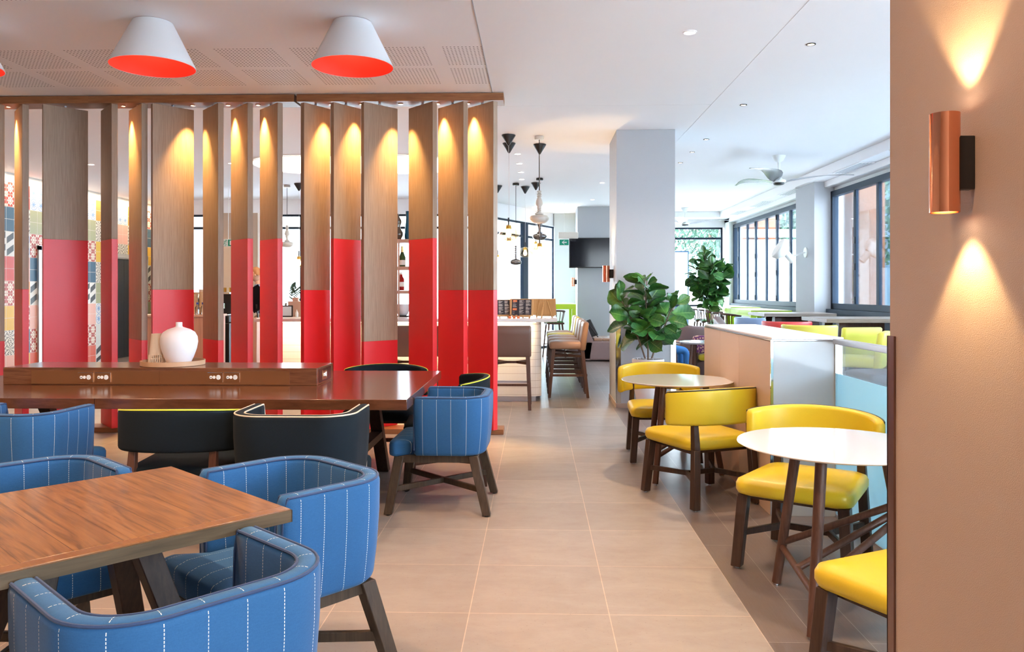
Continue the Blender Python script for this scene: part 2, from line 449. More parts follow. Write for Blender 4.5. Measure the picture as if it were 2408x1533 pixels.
    def build(s, name, mat, parent=None, bevel=0, seg=2, smooth=35, sub=0, loc=None):
        me = bpy.data.meshes.new(name); me.from_pydata(s.v, [], s.f)
        uvl = me.uv_layers.new(name='UVMap')
        for lp in me.loops: uvl.data[lp.index].uv = s.uv[lp.vertex_index]
        mats = mat if isinstance(mat, (list, tuple)) else [mat]
        for m in mats: me.materials.append(MT[m] if isinstance(m, str) else m)
        if len(mats) > 1:
            for p, i in zip(me.polygons, s.mi): p.material_index = i
        me.validate(); me.update()
        me.shade_smooth(); me.set_sharp_from_angle(angle=R(smooth))
        o = bpy.data.objects.new(name, me); COL.objects.link(o)
        if parent is not None: o.parent = parent
        if loc is not None: o.location = loc
        if bevel:
            b = o.modifiers.new('bevel', 'BEVEL'); b.width = bevel; b.segments = seg; b.limit_method = 'ANGLE'; b.angle_limit = R(40)
            b.harden_normals = False
        if sub:
            u = o.modifiers.new('sub', 'SUBSURF'); u.levels = sub; u.render_levels = sub
        return o
def rrect(hx, hy, r, n=6, cx=0, cy=0):
    P = []
    for sx, sy, a0 in ((1, 1, 0), (-1, 1, 90), (-1, -1, 180), (1, -1, 270)):
        for k in range(n+1):
            a = R(a0+90*k/n); P.append((cx+sx*(hx-r)+r*cos(a), cy+sy*(hy-r)+r*sin(a)))
    return P
def tag(o, label, cat, group=None, kind=None):
    o['label'] = label; o['category'] = cat
    if group: o['group'] = group
    if kind: o['kind'] = kind
    return o
def thing(name, label, cat, loc=(0, 0, 0), rz=0, group=None, kind=None):
    o = bpy.data.objects.new(name, None); COL.objects.link(o); o.empty_display_size = .1
    o.location = loc; o.rotation_euler = (0, 0, rz); return tag(o, label, cat, group, kind)
def struct(o): o['kind'] = 'structure'; return o
def dup(root, loc=None, rz=None, label=None, group=None):
    def cp(o, par):
        c = o.copy(); COL.objects.link(c)
        if par is not None: c.parent = par
        for ch in o.children: cp(ch, c)
        return c
    r = cp(root, None)
    if loc is not None: r.location = loc
    if rz is not None: r.rotation_euler = (0, 0, rz)
    if label: r['label'] = label
    if group: r['group'] = group
    return r
def facing(fx, fy): return atan2(-fx, fy)     # local +y -> (fx, fy)
def lamp(kind, name, loc, energy, color, target=None, size=.05, angle=60, blend=.5, parent=None, shape=None, sy=None):
    L = bpy.data.lights.new(name, kind); L.energy = energy; L.color = color
    if kind == 'SPOT': L.spot_size = R(angle); L.spot_blend = blend; L.shadow_soft_size = size
    elif kind == 'POINT': L.shadow_soft_size = size
    elif kind == 'AREA':
        L.size = size
        if sy: L.shape = 'RECTANGLE'; L.size_y = sy
    o = bpy.data.objects.new(name, L); COL.objects.link(o); o.location = loc
    if target is not None:
        d = Vector(target)-Vector(loc); o.rotation_euler = d.to_track_quat('-Z', 'Y').to_euler()
    if parent is not None: o.parent = parent
    return o
WARM = (1.0, .62, .27); WARM2 = (1.0, .80, .60); NEUT = (1.0, .93, .86)

# ================================================================ SETTING
CZ = 3.30
WX = 4.8
b = MB(); b.add([(-9.2, -3, 0), (5.0, -3, 0), (5.0, 20.3, 0), (-9.2, 20.3, 0)], [(0, 1, 2, 3)])
b.add([(-9.2, -3, -.2), (5.0, -3, -.2), (5.0, 20.3, -.2), (-9.2, 20.3, -.2)], [(3, 2, 1, 0)])
struct(b.build('floor', 'floor'))
# ceiling in three fields
struct(MB().bb(-9.2, -.424, -3, 7.66, CZ, CZ+.12).build('ceiling', 'ceil_perf'))
struct(MB().bb(-.416, 1.80, -3, 8.2, CZ, CZ+.12).bb(-9.2, 1.80, 8.206, 20.3, CZ, CZ+.12).bb(-9.2, -.424, 7.664, 8.2, CZ, CZ+.12)
       .bb(-9.2, 5, -3, 20.3, CZ+.122, CZ+.2).build('ceiling', 'white_paint'))
struct(MB().bb(1.80, 5, -3, 20.3, CZ-.002, CZ+.12).build('ceiling', 'white_paint'))
struct(MB().bb(-.4235, -.4165, -3, 7.66, CZ-.003, CZ+.01).build('trim_ceiling_joint', 'wall_grey'))
# window-side bulkhead
struct(MB().bb(4.42, WX+.15, -3, 20.0, 3.155, CZ-.003).bb(4.66, WX+.15, -3, 20.0, 3.06, 3.154).bb(1.9, 4.42, 19.2, 20.0, 3.155, CZ-.003)
       .build('trim_bulkhead', 'white_paint', bevel=.006))
for (x, y, l) in ((4.54, 9.6, 1.0), (4.54, 11.5, 1.0), (4.54, 14.2, 1.0), (4.54, 16.2, 1.0), (4.54, 18.0, .8)):
    t = thing('ceiling_vent', 'white slot air vent set in the bulkhead above the side windows', 'air vent', (x, y, 3.154), group='slot vents along the window bulkhead')
    MB().bb(-.11, .11, -l/2, l/2, -.012, 0).build('frame', 'white_paint', t)
    for k in range(4): MB().bb(-.085+k*.047, -.06+k*.047, -l/2+.03, l/2-.03, -.0135, -.0122).build('slot', 'wall_grey', t)

# right window wall with piers
ZB, ZT = 1.12, 2.99
b = MB()
b.bb(WX+.02, WX+.16, -3, 20.2, 0, 1.03)
b.bb(WX+.02, WX+.16, -3, 20.2, ZT, CZ)
struct(b.build('wall_right', 'wall_white'))
struct(MB().bb(4.5, WX+.16, 12.97, 13.9-.02, 0, 3.155).build('wall_pier', 'wall_grey'))
struct(MB().bb(4.66, WX+.16, 19.3, 20.2, 0, 3.155).build('wall_pier', 'wall_white'))
struct(MB().bb(4.56, WX+.16, 5.6, 6.3, 0, 3.155).build('wall_pier', 'wall_white'))
def window_run(nm, y0, y1, ys, handles=()):
    f = struct(MB().bb(WX-.05, WX+.05, y0, y1, ZT-.09, ZT).bb(WX-.05, WX+.05, y0, y1, ZB-.02, ZB+.07).bb(WX-.05, WX+.05, y0, y0+.07, ZB, ZT).bb(WX-.05, WX+.05, y1-.07, y1, ZB, ZT)
               .bb(WX-.12, WX+.1, y0-.02, y1+.02, ZB-.10, ZB-.02).build(nm, 'navy_frame', bevel=.004))
    for i, y in enumerate(ys):
        MB().bb(WX-.022, WX+.022, y-.045, y+.045, ZB, ZT-.05).build('mullion', 'navy_frame', f, bevel=.004)
        for z in (1.25, 1.75, 2.15, 2.85):
            if i % 2 == 0: MB().bb(WX-.032, WX-.0225, y-.02, y+.02, z-.05, z+.05).build('hinge', 'black_metal', f)
    yy = [y0+.07]+[q for y in ys for q in (y-.045, y+.045)]+[y1-.07]
    for i in range(0, len(yy), 2):
        MB().bb(WX-.004, WX+.004, yy[i], yy[i+1], ZB+.07, ZT-.09).build('pane', 'glass', f)
    return f
window_run('window_1', 13.96, 19.28, [14.35, 15.09, 15.93, 16.65, 17.46, 18.15, 18.92])
window_run('window_2', 6.32, 12.94, [12.05, 11.25, 10.4, 9.6, 8.8, 8.0, 7.2])
window_run('window_3', -2.9, 5.58, [4.7, 3.8, 2.9, 2.0, 1.1, .2, -.7, -1.6])
for y0, y1 in ((6.32, 12.94),):
    struct(MB().bb(4.64, WX+.02, y0, y1, .0, ZB-.10).build('trim_sill', 'navy_frame'))
struct(MB().bb(4.60, WX+.02, 13.96, 19.28, .0, .98).build('trim_sill', 'olive_bench'))

# back glazing, left flat part, the slanted part and the right part
def glazed(nm, p0, p1, z0, z1, xs, zr, fr=.035, dep=.06, thick=()):
    p0 = Vector((*p0, 0)); p1 = Vector((*p1, 0)); L = (p1-p0).length; a = atan2(p1.y-p0.y, p1.x-p0.x)
    o = struct(MB().bb(0, L, -dep/2, dep/2, z1-.04, z1).bb(0, L, -dep/2, dep/2, z0, z0+.05).bb(0, .05, -dep/2, dep/2, z0, z1).bb(L-.05, L, -dep/2, dep/2, z0, z1).build(nm, 'navy_frame'))
    o.location = p0; o.rotation_euler = (0, 0, a)
    for i, x in enumerate(xs):
        w = thick[i] if i < len(thick) else fr
        MB().bb(x-w, x+w, -dep*.7, dep*.7, z0+.05, z1-.04).build('mullion', 'navy_frame', o)
    for z in zr:
        MB().bb(.05, L-.05, -dep*.45, dep*.45, z-.025, z+.025).build('transom', 'navy_frame', o)
    MB().bb(.05, L-.05, -.004, .004, z0+.05, z1-.04).build('pane', 'glass', o)
    return o
glazed('window_4', (-7.7, 16.5), (-1.25, 16.5), 0, 2.99, [2.8, 4.6], [2.71])
glazed('window_5', (-1.25, 16.5), (.45, 19.9), 0, 2.99, [2.2], [2.66], thick=(.12,))
glazed('window_6', (1.75, 19.8), (4.62, 19.8), 0, 2.96, [1.35], [2.69, 1.03])
struct(MB().bb(-7.7, -1.2, 16.4, 16.6, 2.99, CZ-.001).build('wall_back', 'white_paint'))
struct(MB().bb(1.2, WX, 19.75, 19.95, 2.96, 3.156).build('wall_back', 'white_paint'))
o = struct(MB().bb(-1.9, 1.9, -.1, .1, 2.99, CZ-.001).build('wall_back', 'white_paint')); o.location = (-.4, 18.2, 0); o.rotation_euler = (0, 0, atan2(3.4, 1.7))
struct(MB().bb(-7.95, -7.71, 16.4, 18.5, 0, CZ-.001).bb(-8.9, -7.95, 18.4, 18.5, 0, CZ-.001).build('wall_return', 'wall_white'))
struct(MB().bb(.45, .98, 19.6, 19.9, 0, CZ-.001).bb(.98, 1.75, 18.95, 19.9, 0, CZ-.001).build('wall_back', 'wall_white'))

# pillar 1 and pillar 2
def pier(nm, x0, x1, y0, y1, mat='wall_grey'):
    o = struct(MB().bb(x0, x1, y0, y1, 0, CZ-.002).build(nm, mat))
    return o
pier('wall_pillar', .958, 1.648, 9.45, 10.35)
struct(MB().bb(.95, 1.656, 9.44, 10.36, 0, .055).build('baseboard_pillar', 'wall_beige'))
for x in (.958, 1.648):
    sx = -1 if x < 1 else 1
    struct(MB().bb(x-.004 if sx < 0 else x-.05, x+.05 if sx < 0 else x+.004, 9.440, 9.449, .06, 1.0).bb(min(x, x+sx*.008), max(x, x+sx*.008), 9.44, 9.50, .06, 1.0).build('trim_corner_guard', 'chrome'))
pier('wall_pillar', .945, 1.75, 18.0, 18.9)
# near pier on the right with corner guard
struct(MB().bb(.90, 1.22, .75, 2.045, -.0, CZ-.002).build('wall_near_pier', 'wall_beige'))
struct(MB().bb(.8945, .8995, 2.012, 2.050, .0, 1.27).bb(.8945, .96, 2.0455, 2.0505, .0, 1.27).build('trim_corner_guard', plain('dark bronze', (.16, .085, .07), .35, .6)))
# left tiled wall with lift openings
TX = -8.5
LIFTS = [(13.29, 14.69, 2.09), (15.69, 17.09, 2.07)]
b = MB()
colA = [7, 8, 0, 1, 2, 6, 0, 11]; colB = [9, 5, 4, 5, 8, 7, 10, 2]
base_cols = [[0, 1, 2, 3, 0, 4, 5, 6], colA, colB, [7, 6, 5, 10, 0, 1, 2, 3], [0, 1, 4, 2, 0, 8, 5, 11], [3, 5, 7, 6, 9, 0, 1, 4]]
rowtop = 3.15
ny = 49
for j in range(ny):
    y0 = 8.69+j*.2; y1 = min(y0+.2, 20.2)
    blk = j//2
    cc = {9: base_cols[0], 10: base_cols[5], 11: colA, 15: colA, 16: colB, 18: base_cols[3], 21: base_cols[4]}.get(blk, base_cols[(blk*5+3) % 6])
    for i in range(17):
        z1 = min(3.35-i*.2, 3.299); z0 = max(3.35-i*.2-.2, 0)
        if z1 <= 0: continue
        if any(a-.02 <= y0 < c-.1 and z0 < t-.08 for a, c, t in LIFTS): continue
        mi = 10 if i == 0 else cc[min((i-1)//2, 7)]
        b.add([(TX, y0, z0), (TX, y1, z0), (TX, y1, z1), (TX, y0, z1)], [(0, 1, 2, 3)], [(0, 0), (1, 0), (1, 1), (0, 1)], mi)
for a, c, t in LIFTS:   # reveals
    pass
struct(b.build('wall_left', MT['tiles']))
struct(MB().bb(TX-.35, TX-.30, 8.7, 18.4, 0, CZ).build('wall_left', 'wall_grey'))
for n, (a, c, t) in enumerate(LIFTS):
    d = struct(MB().bb(TX-.02, TX+.035, a-.01, a+.07, 0, t+.07).bb(TX-.02, TX+.035, c-.1, c, 0, t+.07).bb(TX-.02, TX+.035, a-.01, c, t, t+.08).build('door_%d' % (n+1), 'steel'))
    for k in range(2):
        m = (a+c)/2
        MB().bb(TX-.16, TX-.13, (a, m+.004)[k], (m-.004, c)[k], 0, t).build('lift_door_leaf', 'dark_steel', d)
    MB().bb(TX-.13, TX, a, a+.02, 0, t).bb(TX-.13, TX, c-.1, c-.02, 0, t).bb(TX-.13, TX, a, c, t-.02, t).build('reveal', 'steel', d)
# outer left and behind walls (outside the view, they close the room, peach added for warm bounce)
struct(MB().bb(-9.3, -9.2, -3, 9.0, 0, CZ).build('wall_left', 'wall_warm_bounce'))
struct(MB().bb(-9.2, -8.5, 8.59, 8.69, 0, CZ).build('wall_left', 'wall_white'))
struct(MB().bb(-9.2, 2.4, -3.1, -3.0, 0, CZ).build('wall_front', 'wall_warm_bounce'))

# ================================================================ SCREEN OF LOUVRES
BEAMS = [(-60, 209), (208, 692), (698, 1184)]
SCY = 7.76
beam_lab = ['oak head rail at ceiling over the leftmost blades of the screen', 'middle oak head rail at ceiling above the slatted screen', 'right-hand oak head rail at ceiling above the slatted screen']
beam_x = []
for (a, c), lb in zip(BEAMS, beam_lab):
    x0 = atY(a, 230, 7.64).x; x1 = atY(c, 230, 7.64).x
    if a < 0: x0 = -5.6
    t = thing('head_rail', lb, 'screen rail', ((x0+x1)/2, SCY, 0))
    w = x1-x0
    MB().bb(-w/2, w/2, -.12, .12, 3.225, CZ-.003).build('rail_board', 'beam_wood', t, bevel=.003)
    MB().bb(-w/2, w/2, -.13, -.10, 3.222, CZ-.006).build('rail_lip', 'beam_wood', t, bevel=.002)
    beam_x.append((x0, x1, t))
for i, (x0, x1, lb) in enumerate(((-5.6, -2.56, 'oak floor rail under the left half of the slatted screen'), (-2.54, beam_x[2][1], 'oak floor rail under the right end of the slatted screen'))):
    t = thing('floor_rail', lb, 'screen rail', ((x0+x1)/2, SCY, 0)); w = x1-x0
    MB().bb(-w/2, w/2, -.12, .12, .0, .05).build('rail_board', 'beam_wood', t, bevel=.004)
LV = [('B', -42, 11, 802), ('B', 34, 68, 680), ('A', 99, 207, 562), ('B', 237, 277, 562), ('B', 303, 347, 800), ('A', 355, 456, 681),
      ('B', 477, 526, 800), ('B', 543, 595, 561), ('B', 611, 665, 561), ('A', 707, 777, 682), ('A', 777, 849, 561), ('A', 849, 935, 803),
      ('B', 961, 1028, 560), ('B', 1030, 1100, 682), ('B', 1100, 1170, 682)]
ordn = ['first', 'second', 'third', 'fourth', 'fifth', 'sixth', 'seventh', 'eighth', 'ninth', 'tenth', 'eleventh', 'twelfth', 'thirteenth', 'fourteenth', 'fifteenth']
ZL0, ZL1 = .052, 3.205
TKN = .058
for i, (k, xa, xb, yr) in enumerate(LV):
    YF, YB = 7.62, 7.885
    if k == 'B':
        p = atY(xb, 300, YF); q = atY(xa, 300, YB)       # right-front corner, left-back corner
        u = Vector((p.x-q.x, p.y-q.y, 0)).normalized()
        nrm = Vector((-u.y, u.x, 0))*1.0                   # to right/back
        # right silhouette is the front edge's right corner, left silhouette the back-left corner of the visible face
        nrm = Vector((-u.y, u.x, 0))
        if nrm.x < 0: nrm = -nrm
        c1 = p; c2 = p-nrm*TKN; c3 = q; c4 = q+nrm*TKN
        # visible face spans c2..c3
        poly = [c2, c1, c4, c3]
        front = (c1+c2)/2
    else:
        p = atY(xa, 300, YF); q = atY(xb, 300, YB)
        u = (Vector((q.x-p.x, q.y-p.y, 0))).normalized(); nrm = Vector((u.y, -u.x, 0))
        if nrm.x < 0: nrm = -nrm
        c1 = p; c2 = p+nrm*TKN; c3 = q; c4 = q-nrm*TKN
        poly = [c1, c2, c3, c4]
        front = (c1+c2)/2
    cen = sum((Vector((v.x, v.y, 0)) for v in poly), Vector())/4
    zr = CAMH-(yr-685)/FPX*(front.y/ray(1204+(front.x/front.y)*FPX, 685)[1])
    P2 = [(v.x-cen.x, v.y-cen.y) for v in poly]
    side = 'turned right' if k == 'A' else 'turned left'
    hgt = 'red paint reaching highest' if yr < 570 else ('red paint reaching mid height' if yr < 700 else 'red paint only low down')
    t = thing('screen_louvre', 'oak blade, %s, %s, %s from the left' % (side, hgt, ordn[i]), 'screen blade', (cen.x, cen.y, 0))
    MB().prism(P2, zr, ZL1).build('oak_blade', 'screen_wood', t, bevel=.0015, seg=1)
    MB().prism(P2, ZL0, zr).build('red_base', 'red_paint', t, bevel=.0015, seg=1)
    MB().cyl((0, 0, ZL1), (0, 0, 3.224), .012).build('pivot_pin', 'steel', t)
# brass spots in the head rails
SPX = [19.6, 290, 453, 537, 607, 778, 850, 942, 1030, 1101]
for px in SPX:
    p = atY(px, 243, 7.76)
    t = thing('rail_spotlight', 'small round brass spotlight recessed under the oak head rail', 'spotlight', (p.x, 7.76, 3.2235), group='brass spotlights recessed under the head rails of the screen')
    MB().lathe([(.026, 0), (.026, -.004), (.017, -.005), (.017, 0)], n=20).build('trim_ring', 'copper_plate', t)
    MB().lathe([(.016, -.001), (.016, -.003), (.0, -.003)], n=16, caps=False).build('lens', 'warm_lens', t)
    near = min(beam_x, key=lambda q: abs(p.x-(q[0]+q[1])/2))
    lamp('SPOT', 'spot', (p.x, 7.765, 3.205), 190, (1, .60, .20), target=(p.x, 7.72, 0), size=.012, angle=62, blend=.95)

# ================================================================ CONE LAMPS
for (x, y, lb) in ((-1.305, 5.62, 'white cone ceiling lamp with red lining, nearest the middle of the room'),
                   (-2.73, 5.58, 'white cone ceiling lamp with red lining, second from the left edge'),
                   (-4.13, 5.55, 'white cone ceiling lamp cut off by the left edge of the photo')):
    t = thing('cone_lamp', lb, 'ceiling lamp', (x, y, CZ-.003))
    t.rotation_euler = (0, 0, .3)
    R0, R1, H = .135, .292, -.315
    MB().loft([[Vector((r*cos(2*pi*j/64), r*sin(2*pi*j/64), z)) for j in range(64)] for r, z in ((R0, 0), ((R0+R1)/2, H/2), (R1, H), (R1-.006, H-.001))], caps=False).build('shade', 'lamp_white', t)
    MB().loft([[Vector((r*cos(2*pi*j/64), r*sin(2*pi*j/64), z)) for j in range(64)] for r, z in ((R1-.006, H+.001), (R0-.006, -.012))], caps=False).build('red_lining', 'lamp_red', t)
    MB().lathe([(R0-.007, -.012), (0, -.012)], n=40, caps=False).build('lining_top', 'lamp_red', t)
    MB().lathe([(.0, -.02), (.03, -.03), (.042, -.07), (.035, -.1), (0, -.115)], n=20, caps=False).build('bulb', plain('frosted bulb', (.9, .4, .3), .4), t)
    lamp('POINT', 'cone_bulb', (0, 0, -.19), 2.4, (1, .55, .40), size=.045, parent=t)

# ================================================================ TUB CHAIRS
def ucurve(hw, back, tip, rc, n=10):
    P = [Vector((-hw, tip)), ]
    for k in range(1, 4): P.append(Vector((-hw, tip+(-back+rc-tip)*k/4)))
    for k in range(n+1):
        a = pi+(pi/2)*k/n; P.append(Vector((-hw+rc+rc*cos(a), -back+rc+rc*sin(a))))
    m = 4
    for k in range(1, m): P.append(Vector((-hw+rc+(2*hw-2*rc)*k/m, -back)))
    for k in range(n+1):
        a = 1.5*pi+(pi/2)*k/n; P.append(Vector((hw-rc+rc*cos(a), -back+rc+rc*sin(a))))
    for k in range(1, 5): P.append(Vector((hw, -back+rc+(tip+back-rc)*k/4)))
    return P
def sweep(P, th, z0, z1, flare=0, rt=.022, z1f=None, z0f=None, endr=.014, bowl=0):
    """upright padded band along plan curve P; returns rings, uvs, and edge lines for piping"""
    rings = []; uvs = []; e_out = []; e_in = []; arc = 0; n = len(P)
    arcs = [0]
    for i in range(1, n): arcs.append(arcs[-1]+(P[i]-P[i-1]).length)
    T = []
    for i in range(n):
        a = P[max(i-1, 0)]; b = P[min(i+1, n-1)]; d = (b-a).normalized(); T.append(Vector((d.y, -d.x)))
    # orient normals outwards (away from centroid)
    c = sum(P, Vector((0, 0)))/n
    if T[n//2].dot(P[n//2]-c) < 0: T = [-q for q in T]
    seq = [(0, .55, 0)]+[(i, 1, 0) for i in range(n)]+[(n-1, .55, 0)]
    d0 = (P[0]-P[1]).normalized()*endr; d1 = (P[-1]-P[-2]).normalized()*endr
    for q, (i, sc, _) in enumerate(seq):
        p = P[i]+(d0 if q == 0 else d1 if q == len(seq)-1 else Vector((0, 0)))
        t = arcs[i]/arcs[-1]
        zt = z1f(t) if z1f else z1; zb = z0f(t) if z0f else z0
        hh = zt-zb; ring = []; uv = []
        sec = []
        h = th/2*sc; r = min(rt, th/2-.002)*sc
        ins = (1-sc)*.03
        for k in range(5):     # outer top corner to inner top corner etc
            a = (pi/2)*k/4; sec.append((h-r+r*cos(a), zt-ins-r+r*sin(a)))
        for k in range(5):
            a = pi/2+(pi/2)*k/4; sec.append((-h+r+r*cos(a), zt-ins-r+r*sin(a)))
        sec.append((-h, zb+hh*.5)); 
        for k in range(4):
            a = pi+(pi/2)*k/3; sec.append((-h+r+r*cos(a), zb+ins+r+r*sin(a)))
        for k in range(4):
            a = 1.5*pi+(pi/2)*k/3; sec.append((h-r+r*cos(a), zb+ins+r+r*sin(a)))
        sec.append((h, zb+hh*.33)); sec.append((h, zb+hh*.66))
        for (o, z) in sec:
            f = (z-zb)/hh; off = o-flare*(1-f)**1.3+bowl*sin(pi*f)
            w = p+T[i]*off
            ring.append(Vector((w.x, w.y, z))); uv.append((arcs[i], z+o*.9))
        rings.append(ring); uvs.append(uv)
        if 0 < q < len(seq)-1:
            po = p+T[i]*(h-r*.25); pi_ = p-T[i]*(h-r*.25)
            e_out.append(Vector((po.x, po.y, zt-r*.22))); e_in.append(Vector((pi_.x, pi_.y, zt-r*.22)))
    return rings, uvs, e_out, e_in
def tub_legs(t, mat, fx, fy, bx, by, ztop=.36, w=.058, xz=.155):
    feet = [(-fx, fy), (fx, fy), (bx, -by), (-bx, -by)]
    tops = [(-fx+.055, fy-.06), (fx-.055, fy-.06), (bx-.06, -by+.09), (-bx+.06, -by+.09)]
    for (a, c), (d, e) in zip(feet, tops):
        MB().leg((a, c, .008), (d, e, ztop), w*.86, w).build('leg', mat, t, bevel=.003, seg=1)
        MB().cyl((a, c, 0), (a, c, .009), .012, n=10).build('glide', 'rubber', t)
    f = xz/ztop
    pts = [(a+(d-a)*f, c+(e-c)*f, xz) for (a, c), (d, e) in zip(feet, tops)]
    MB().bar(pts[0], pts[2], .022, .034).bar(pts[1], pts[3], .022, .0339).build('cross_stretcher', mat, t, bevel=.002, seg=1)
    MB().bar((-fx+.055, fy-.06, ztop-.02), (fx-.055, fy-.06, ztop-.02), .03, .045).bar((-bx+.06, -by+.09, ztop-.02), (bx-.06, -by+.09, ztop-.02), .03, .045)\
        .bar((-fx+.055, fy-.06, ztop-.021), (-bx+.06, -by+.09, ztop-.021), .03, .044).bar((fx-.055, fy-.06, ztop-.021), (bx-.06, -by+.09, ztop-.021), .03, .044).build('seat_rail', mat, t)
def cushion(poly, z0, z1, crown=.012, r=.02, uvscale=1):
    m = MB(); cx = sum(p[0] for p in poly)/len(poly); cy = sum(p[1] for p in poly)/len(poly)
    def ring(sc, z): return [Vector((cx+(x-cx)*sc, cy+(y-cy)*sc, z)) for x, y in poly]
    ext = max(abs(p[0]-cx) for p in poly); k = r/ext
    rs = [ring(1-k*1.2, z0), ring(1-k*.3, z0+r*.35), ring(1, z0+r), ring(1, z1-r), ring(1-k*.3, z1-r*.35), ring(1-k*1.1, z1), ring(.62, z1+crown*.8), ring(.25, z1+crown), ring(.02, z1+crown)]
    m.loft(rs, uvr=[[(p.x, p.y+p.z) for p in q] for q in rs]); return m
def tub_chair(name, label, loc, rz, mat, pipe, legmat, group=None, wide=1.0, rim=.73):
    t = thing(name, label, 'chair', loc, rz, group)
    P = ucurve(.272*wide, .285, .13, .15)
    rings, uvs, eo, ei = sweep(P, .062, .362, rim, flare=.024, rt=.024, bowl=.006)
    MB().loft(rings, uvr=uvs).build('tub_shell', mat, t, smooth=60)
    m = MB().tube(eo, .0042, 6); m.tube(ei, .0042, 6)
    for e, s in ((0, 1), (-1, -1)):
        x0 = eo[e]; x1 = ei[e]
        m.tube([x0, Vector((x0.x*.97, x0.y+.012, rim-.06)), Vector((x0.x*.95, x0.y+.012, .40))], .0045, 6)
        m.tube([x1, Vector((x1.x*.99, x1.y+.012, rim-.06)), Vector((x1.x*.97, x1.y+.012, .44))], .0045, 6)
    m.build('piping', pipe, t)
    poly = rrect(.285*wide, .14, .05, 5, 0, .155)
    poly = [(x if y > .155 else max(-.205*wide, min(.205*wide, x)), (y if y > .155 else (.15 if abs(x) > .25*wide else y-.25))) for x, y in [(a*1.0, c+.01) for a, c in poly]]
    cushion(poly, .355, .452, .014, .024).build('seat', mat, t, smooth=50)
    rimp = [Vector((x*.985, y, .447)) for x, y in poly if y > .08]
    tub_legs(t, legmat, .29*wide, .30, .28*wide, .31)
    return t
# ---- placements (x, y, facing vector)
grpT = None
c0 = tub_chair('tub_chair', 'blue pinstripe tub chair nearest the viewer, its back turned', (-.885, 1.885, 0), facing(-.746, .666), 'denim', 'denim_plain', 'olive_wood')
dup(c0, (-.920, 2.785, 0), facing(-.666, -.746), 'blue pinstripe tub chair to the right of the near wooden table')
dup(c0, (-1.80, 2.77, 0), facing(.746, -.666), 'blue pinstripe tub chair behind the far left edge of the near wooden table')
dup(c0, (-.603, 5.16, 0), facing(-1, .03), 'blue pinstripe tub chair at the right end of the long dark table')
dup(c0, (-2.87, 4.42, 0), facing(.06, 1), 'blue pinstripe tub chair at the left, pushed under the long dark table')
tub_chair('tub_chair', 'dark charcoal tub chair with cream piping at the near side of the long table', (-1.245, 4.24, 0), facing(.0, 1), 'charcoal', 'pipe_cream', 'dark_wood', wide=1.08, rim=.76)

# ================================================================ CURVED BACK CHAIRS
def arc_back(hw, depth, yb, n=22):
    P = []
    for i in range(n+1):
        t = -1+2*i/n; x = hw*sin(t*1.35)/sin(1.35)
        y = -yb+depth*(1-cos(t*1.35))/(1-cos(1.35)); P.append(Vector((x, y)))
    return P
def back_chair(name, label, loc, rz, mat, pipe, legmat, group=None):
    t = thing(name, label, 'chair', loc, rz, group)
    P = arc_back(.325, .19, .30)
    rings, uvs, eo, ei = sweep(P, .052, .535, .765, flare=.0, rt=.020, z1f=lambda q: .768-.028*(2*q-1)**2, z0f=lambda q: .535-.012*(2*q-1)**2, bowl=.0)
    MB().loft(rings, uvr=uvs).build('backrest', mat, t, smooth=60)
    n = len(eo); zb = lambda e, f: Vector((e.x, e.y, .548))
    pl = [Vector((eo[0].x, eo[0].y, .545))]+eo+[Vector((eo[-1].x, eo[-1].y, .545))]
    MB().tube(pl, .0046, 6).build('piping', pipe, t)
    poly = rrect(.285, .27, .07, 6, 0, .02)
    poly = [(x*(1-.10*max(0, (.29-y)/.54)), y) for x, y in poly]
    cushion(poly, .365, .452, .014, .03).build('seat', mat, t, smooth=50)
    fx, fy, bx, by = .265, .265, .235, .275
    for x, y in ((-fx, fy), (fx, fy)):
        MB().leg((x, y, .010), (x*.9, y-.03, .37), .050, .054).build('leg', legmat, t, bevel=.003, seg=1)
        MB().cyl((x, y, 0), (x, y, .011), .010, n=10).build('glide', 'steel', t)
    for x, y in ((-bx, -by), (bx, -by)):
        m = MB().leg((x, y, .010), (x*.92, y+.022, .38), .050, .046); m.leg((x*.92, y+.022, .38), (x*.90, y+.045, .60), .046, .034)
        m.build('leg', legmat, t, bevel=.003, seg=1)
        MB().cyl((x, y, 0), (x, y, .011), .010, n=10).build('glide', 'steel', t)
    z = .175
    f1 = [(-fx*.96, fy-.014, z), (fx*.96, fy-.014, z)]; b1 = [(-bx*.97, -by+.01, z), (bx*.97, -by+.01, z)]
    m = MB()
    for s in (0, 1):
        sx = -1 if s == 0 else 1
        v = (sx*.11, 0, z)
        m.bar(f1[s], v, .020, .032); m.bar(b1[s], v, .020, .0318)
    m.bar((-.125, 0, z), (.125, 0, z), .020, .0316); m.build('stretcher', legmat, t, bevel=.002, seg=1)
    MB().bb(-.22, .22, -.20, .22, .345, .368).build('seat_frame', legmat, t)
    return t
y2f = (-.40, .916)
y0 = back_chair('curved_back_chair', 'yellow leather chair seen from behind at the far round table', (1.105, 5.36, 0), facing(*y2f), 'yellow', 'black_pipe', 'dark_wood')
dup(y0, (1.045, 6.66, 0), facing(0, -1), 'yellow leather chair facing the viewer behind the far round table, beside the potted fig')
dup(y0, (1.375, 4.08, 0), facing(-.557, -.833), 'yellow leather chair facing the viewer behind the near round table')
dup(y0, (1.315, 2.64, 0), facing(-.45, .893), 'yellow leather chair nearest the viewer, cut off by the near pier')
g0 = back_chair('curved_back_chair', 'charcoal curved back chair with lime piping on the near side of the long table', (-1.935, 4.40, 0), facing(-.04, 1), 'charcoal', 'pipe_lime', 'mid_wood')
dup(g0, (-1.24, 6.42, 0), facing(0, -1), 'charcoal chair on the far side of the long table, its backrest showing above the tabletop')
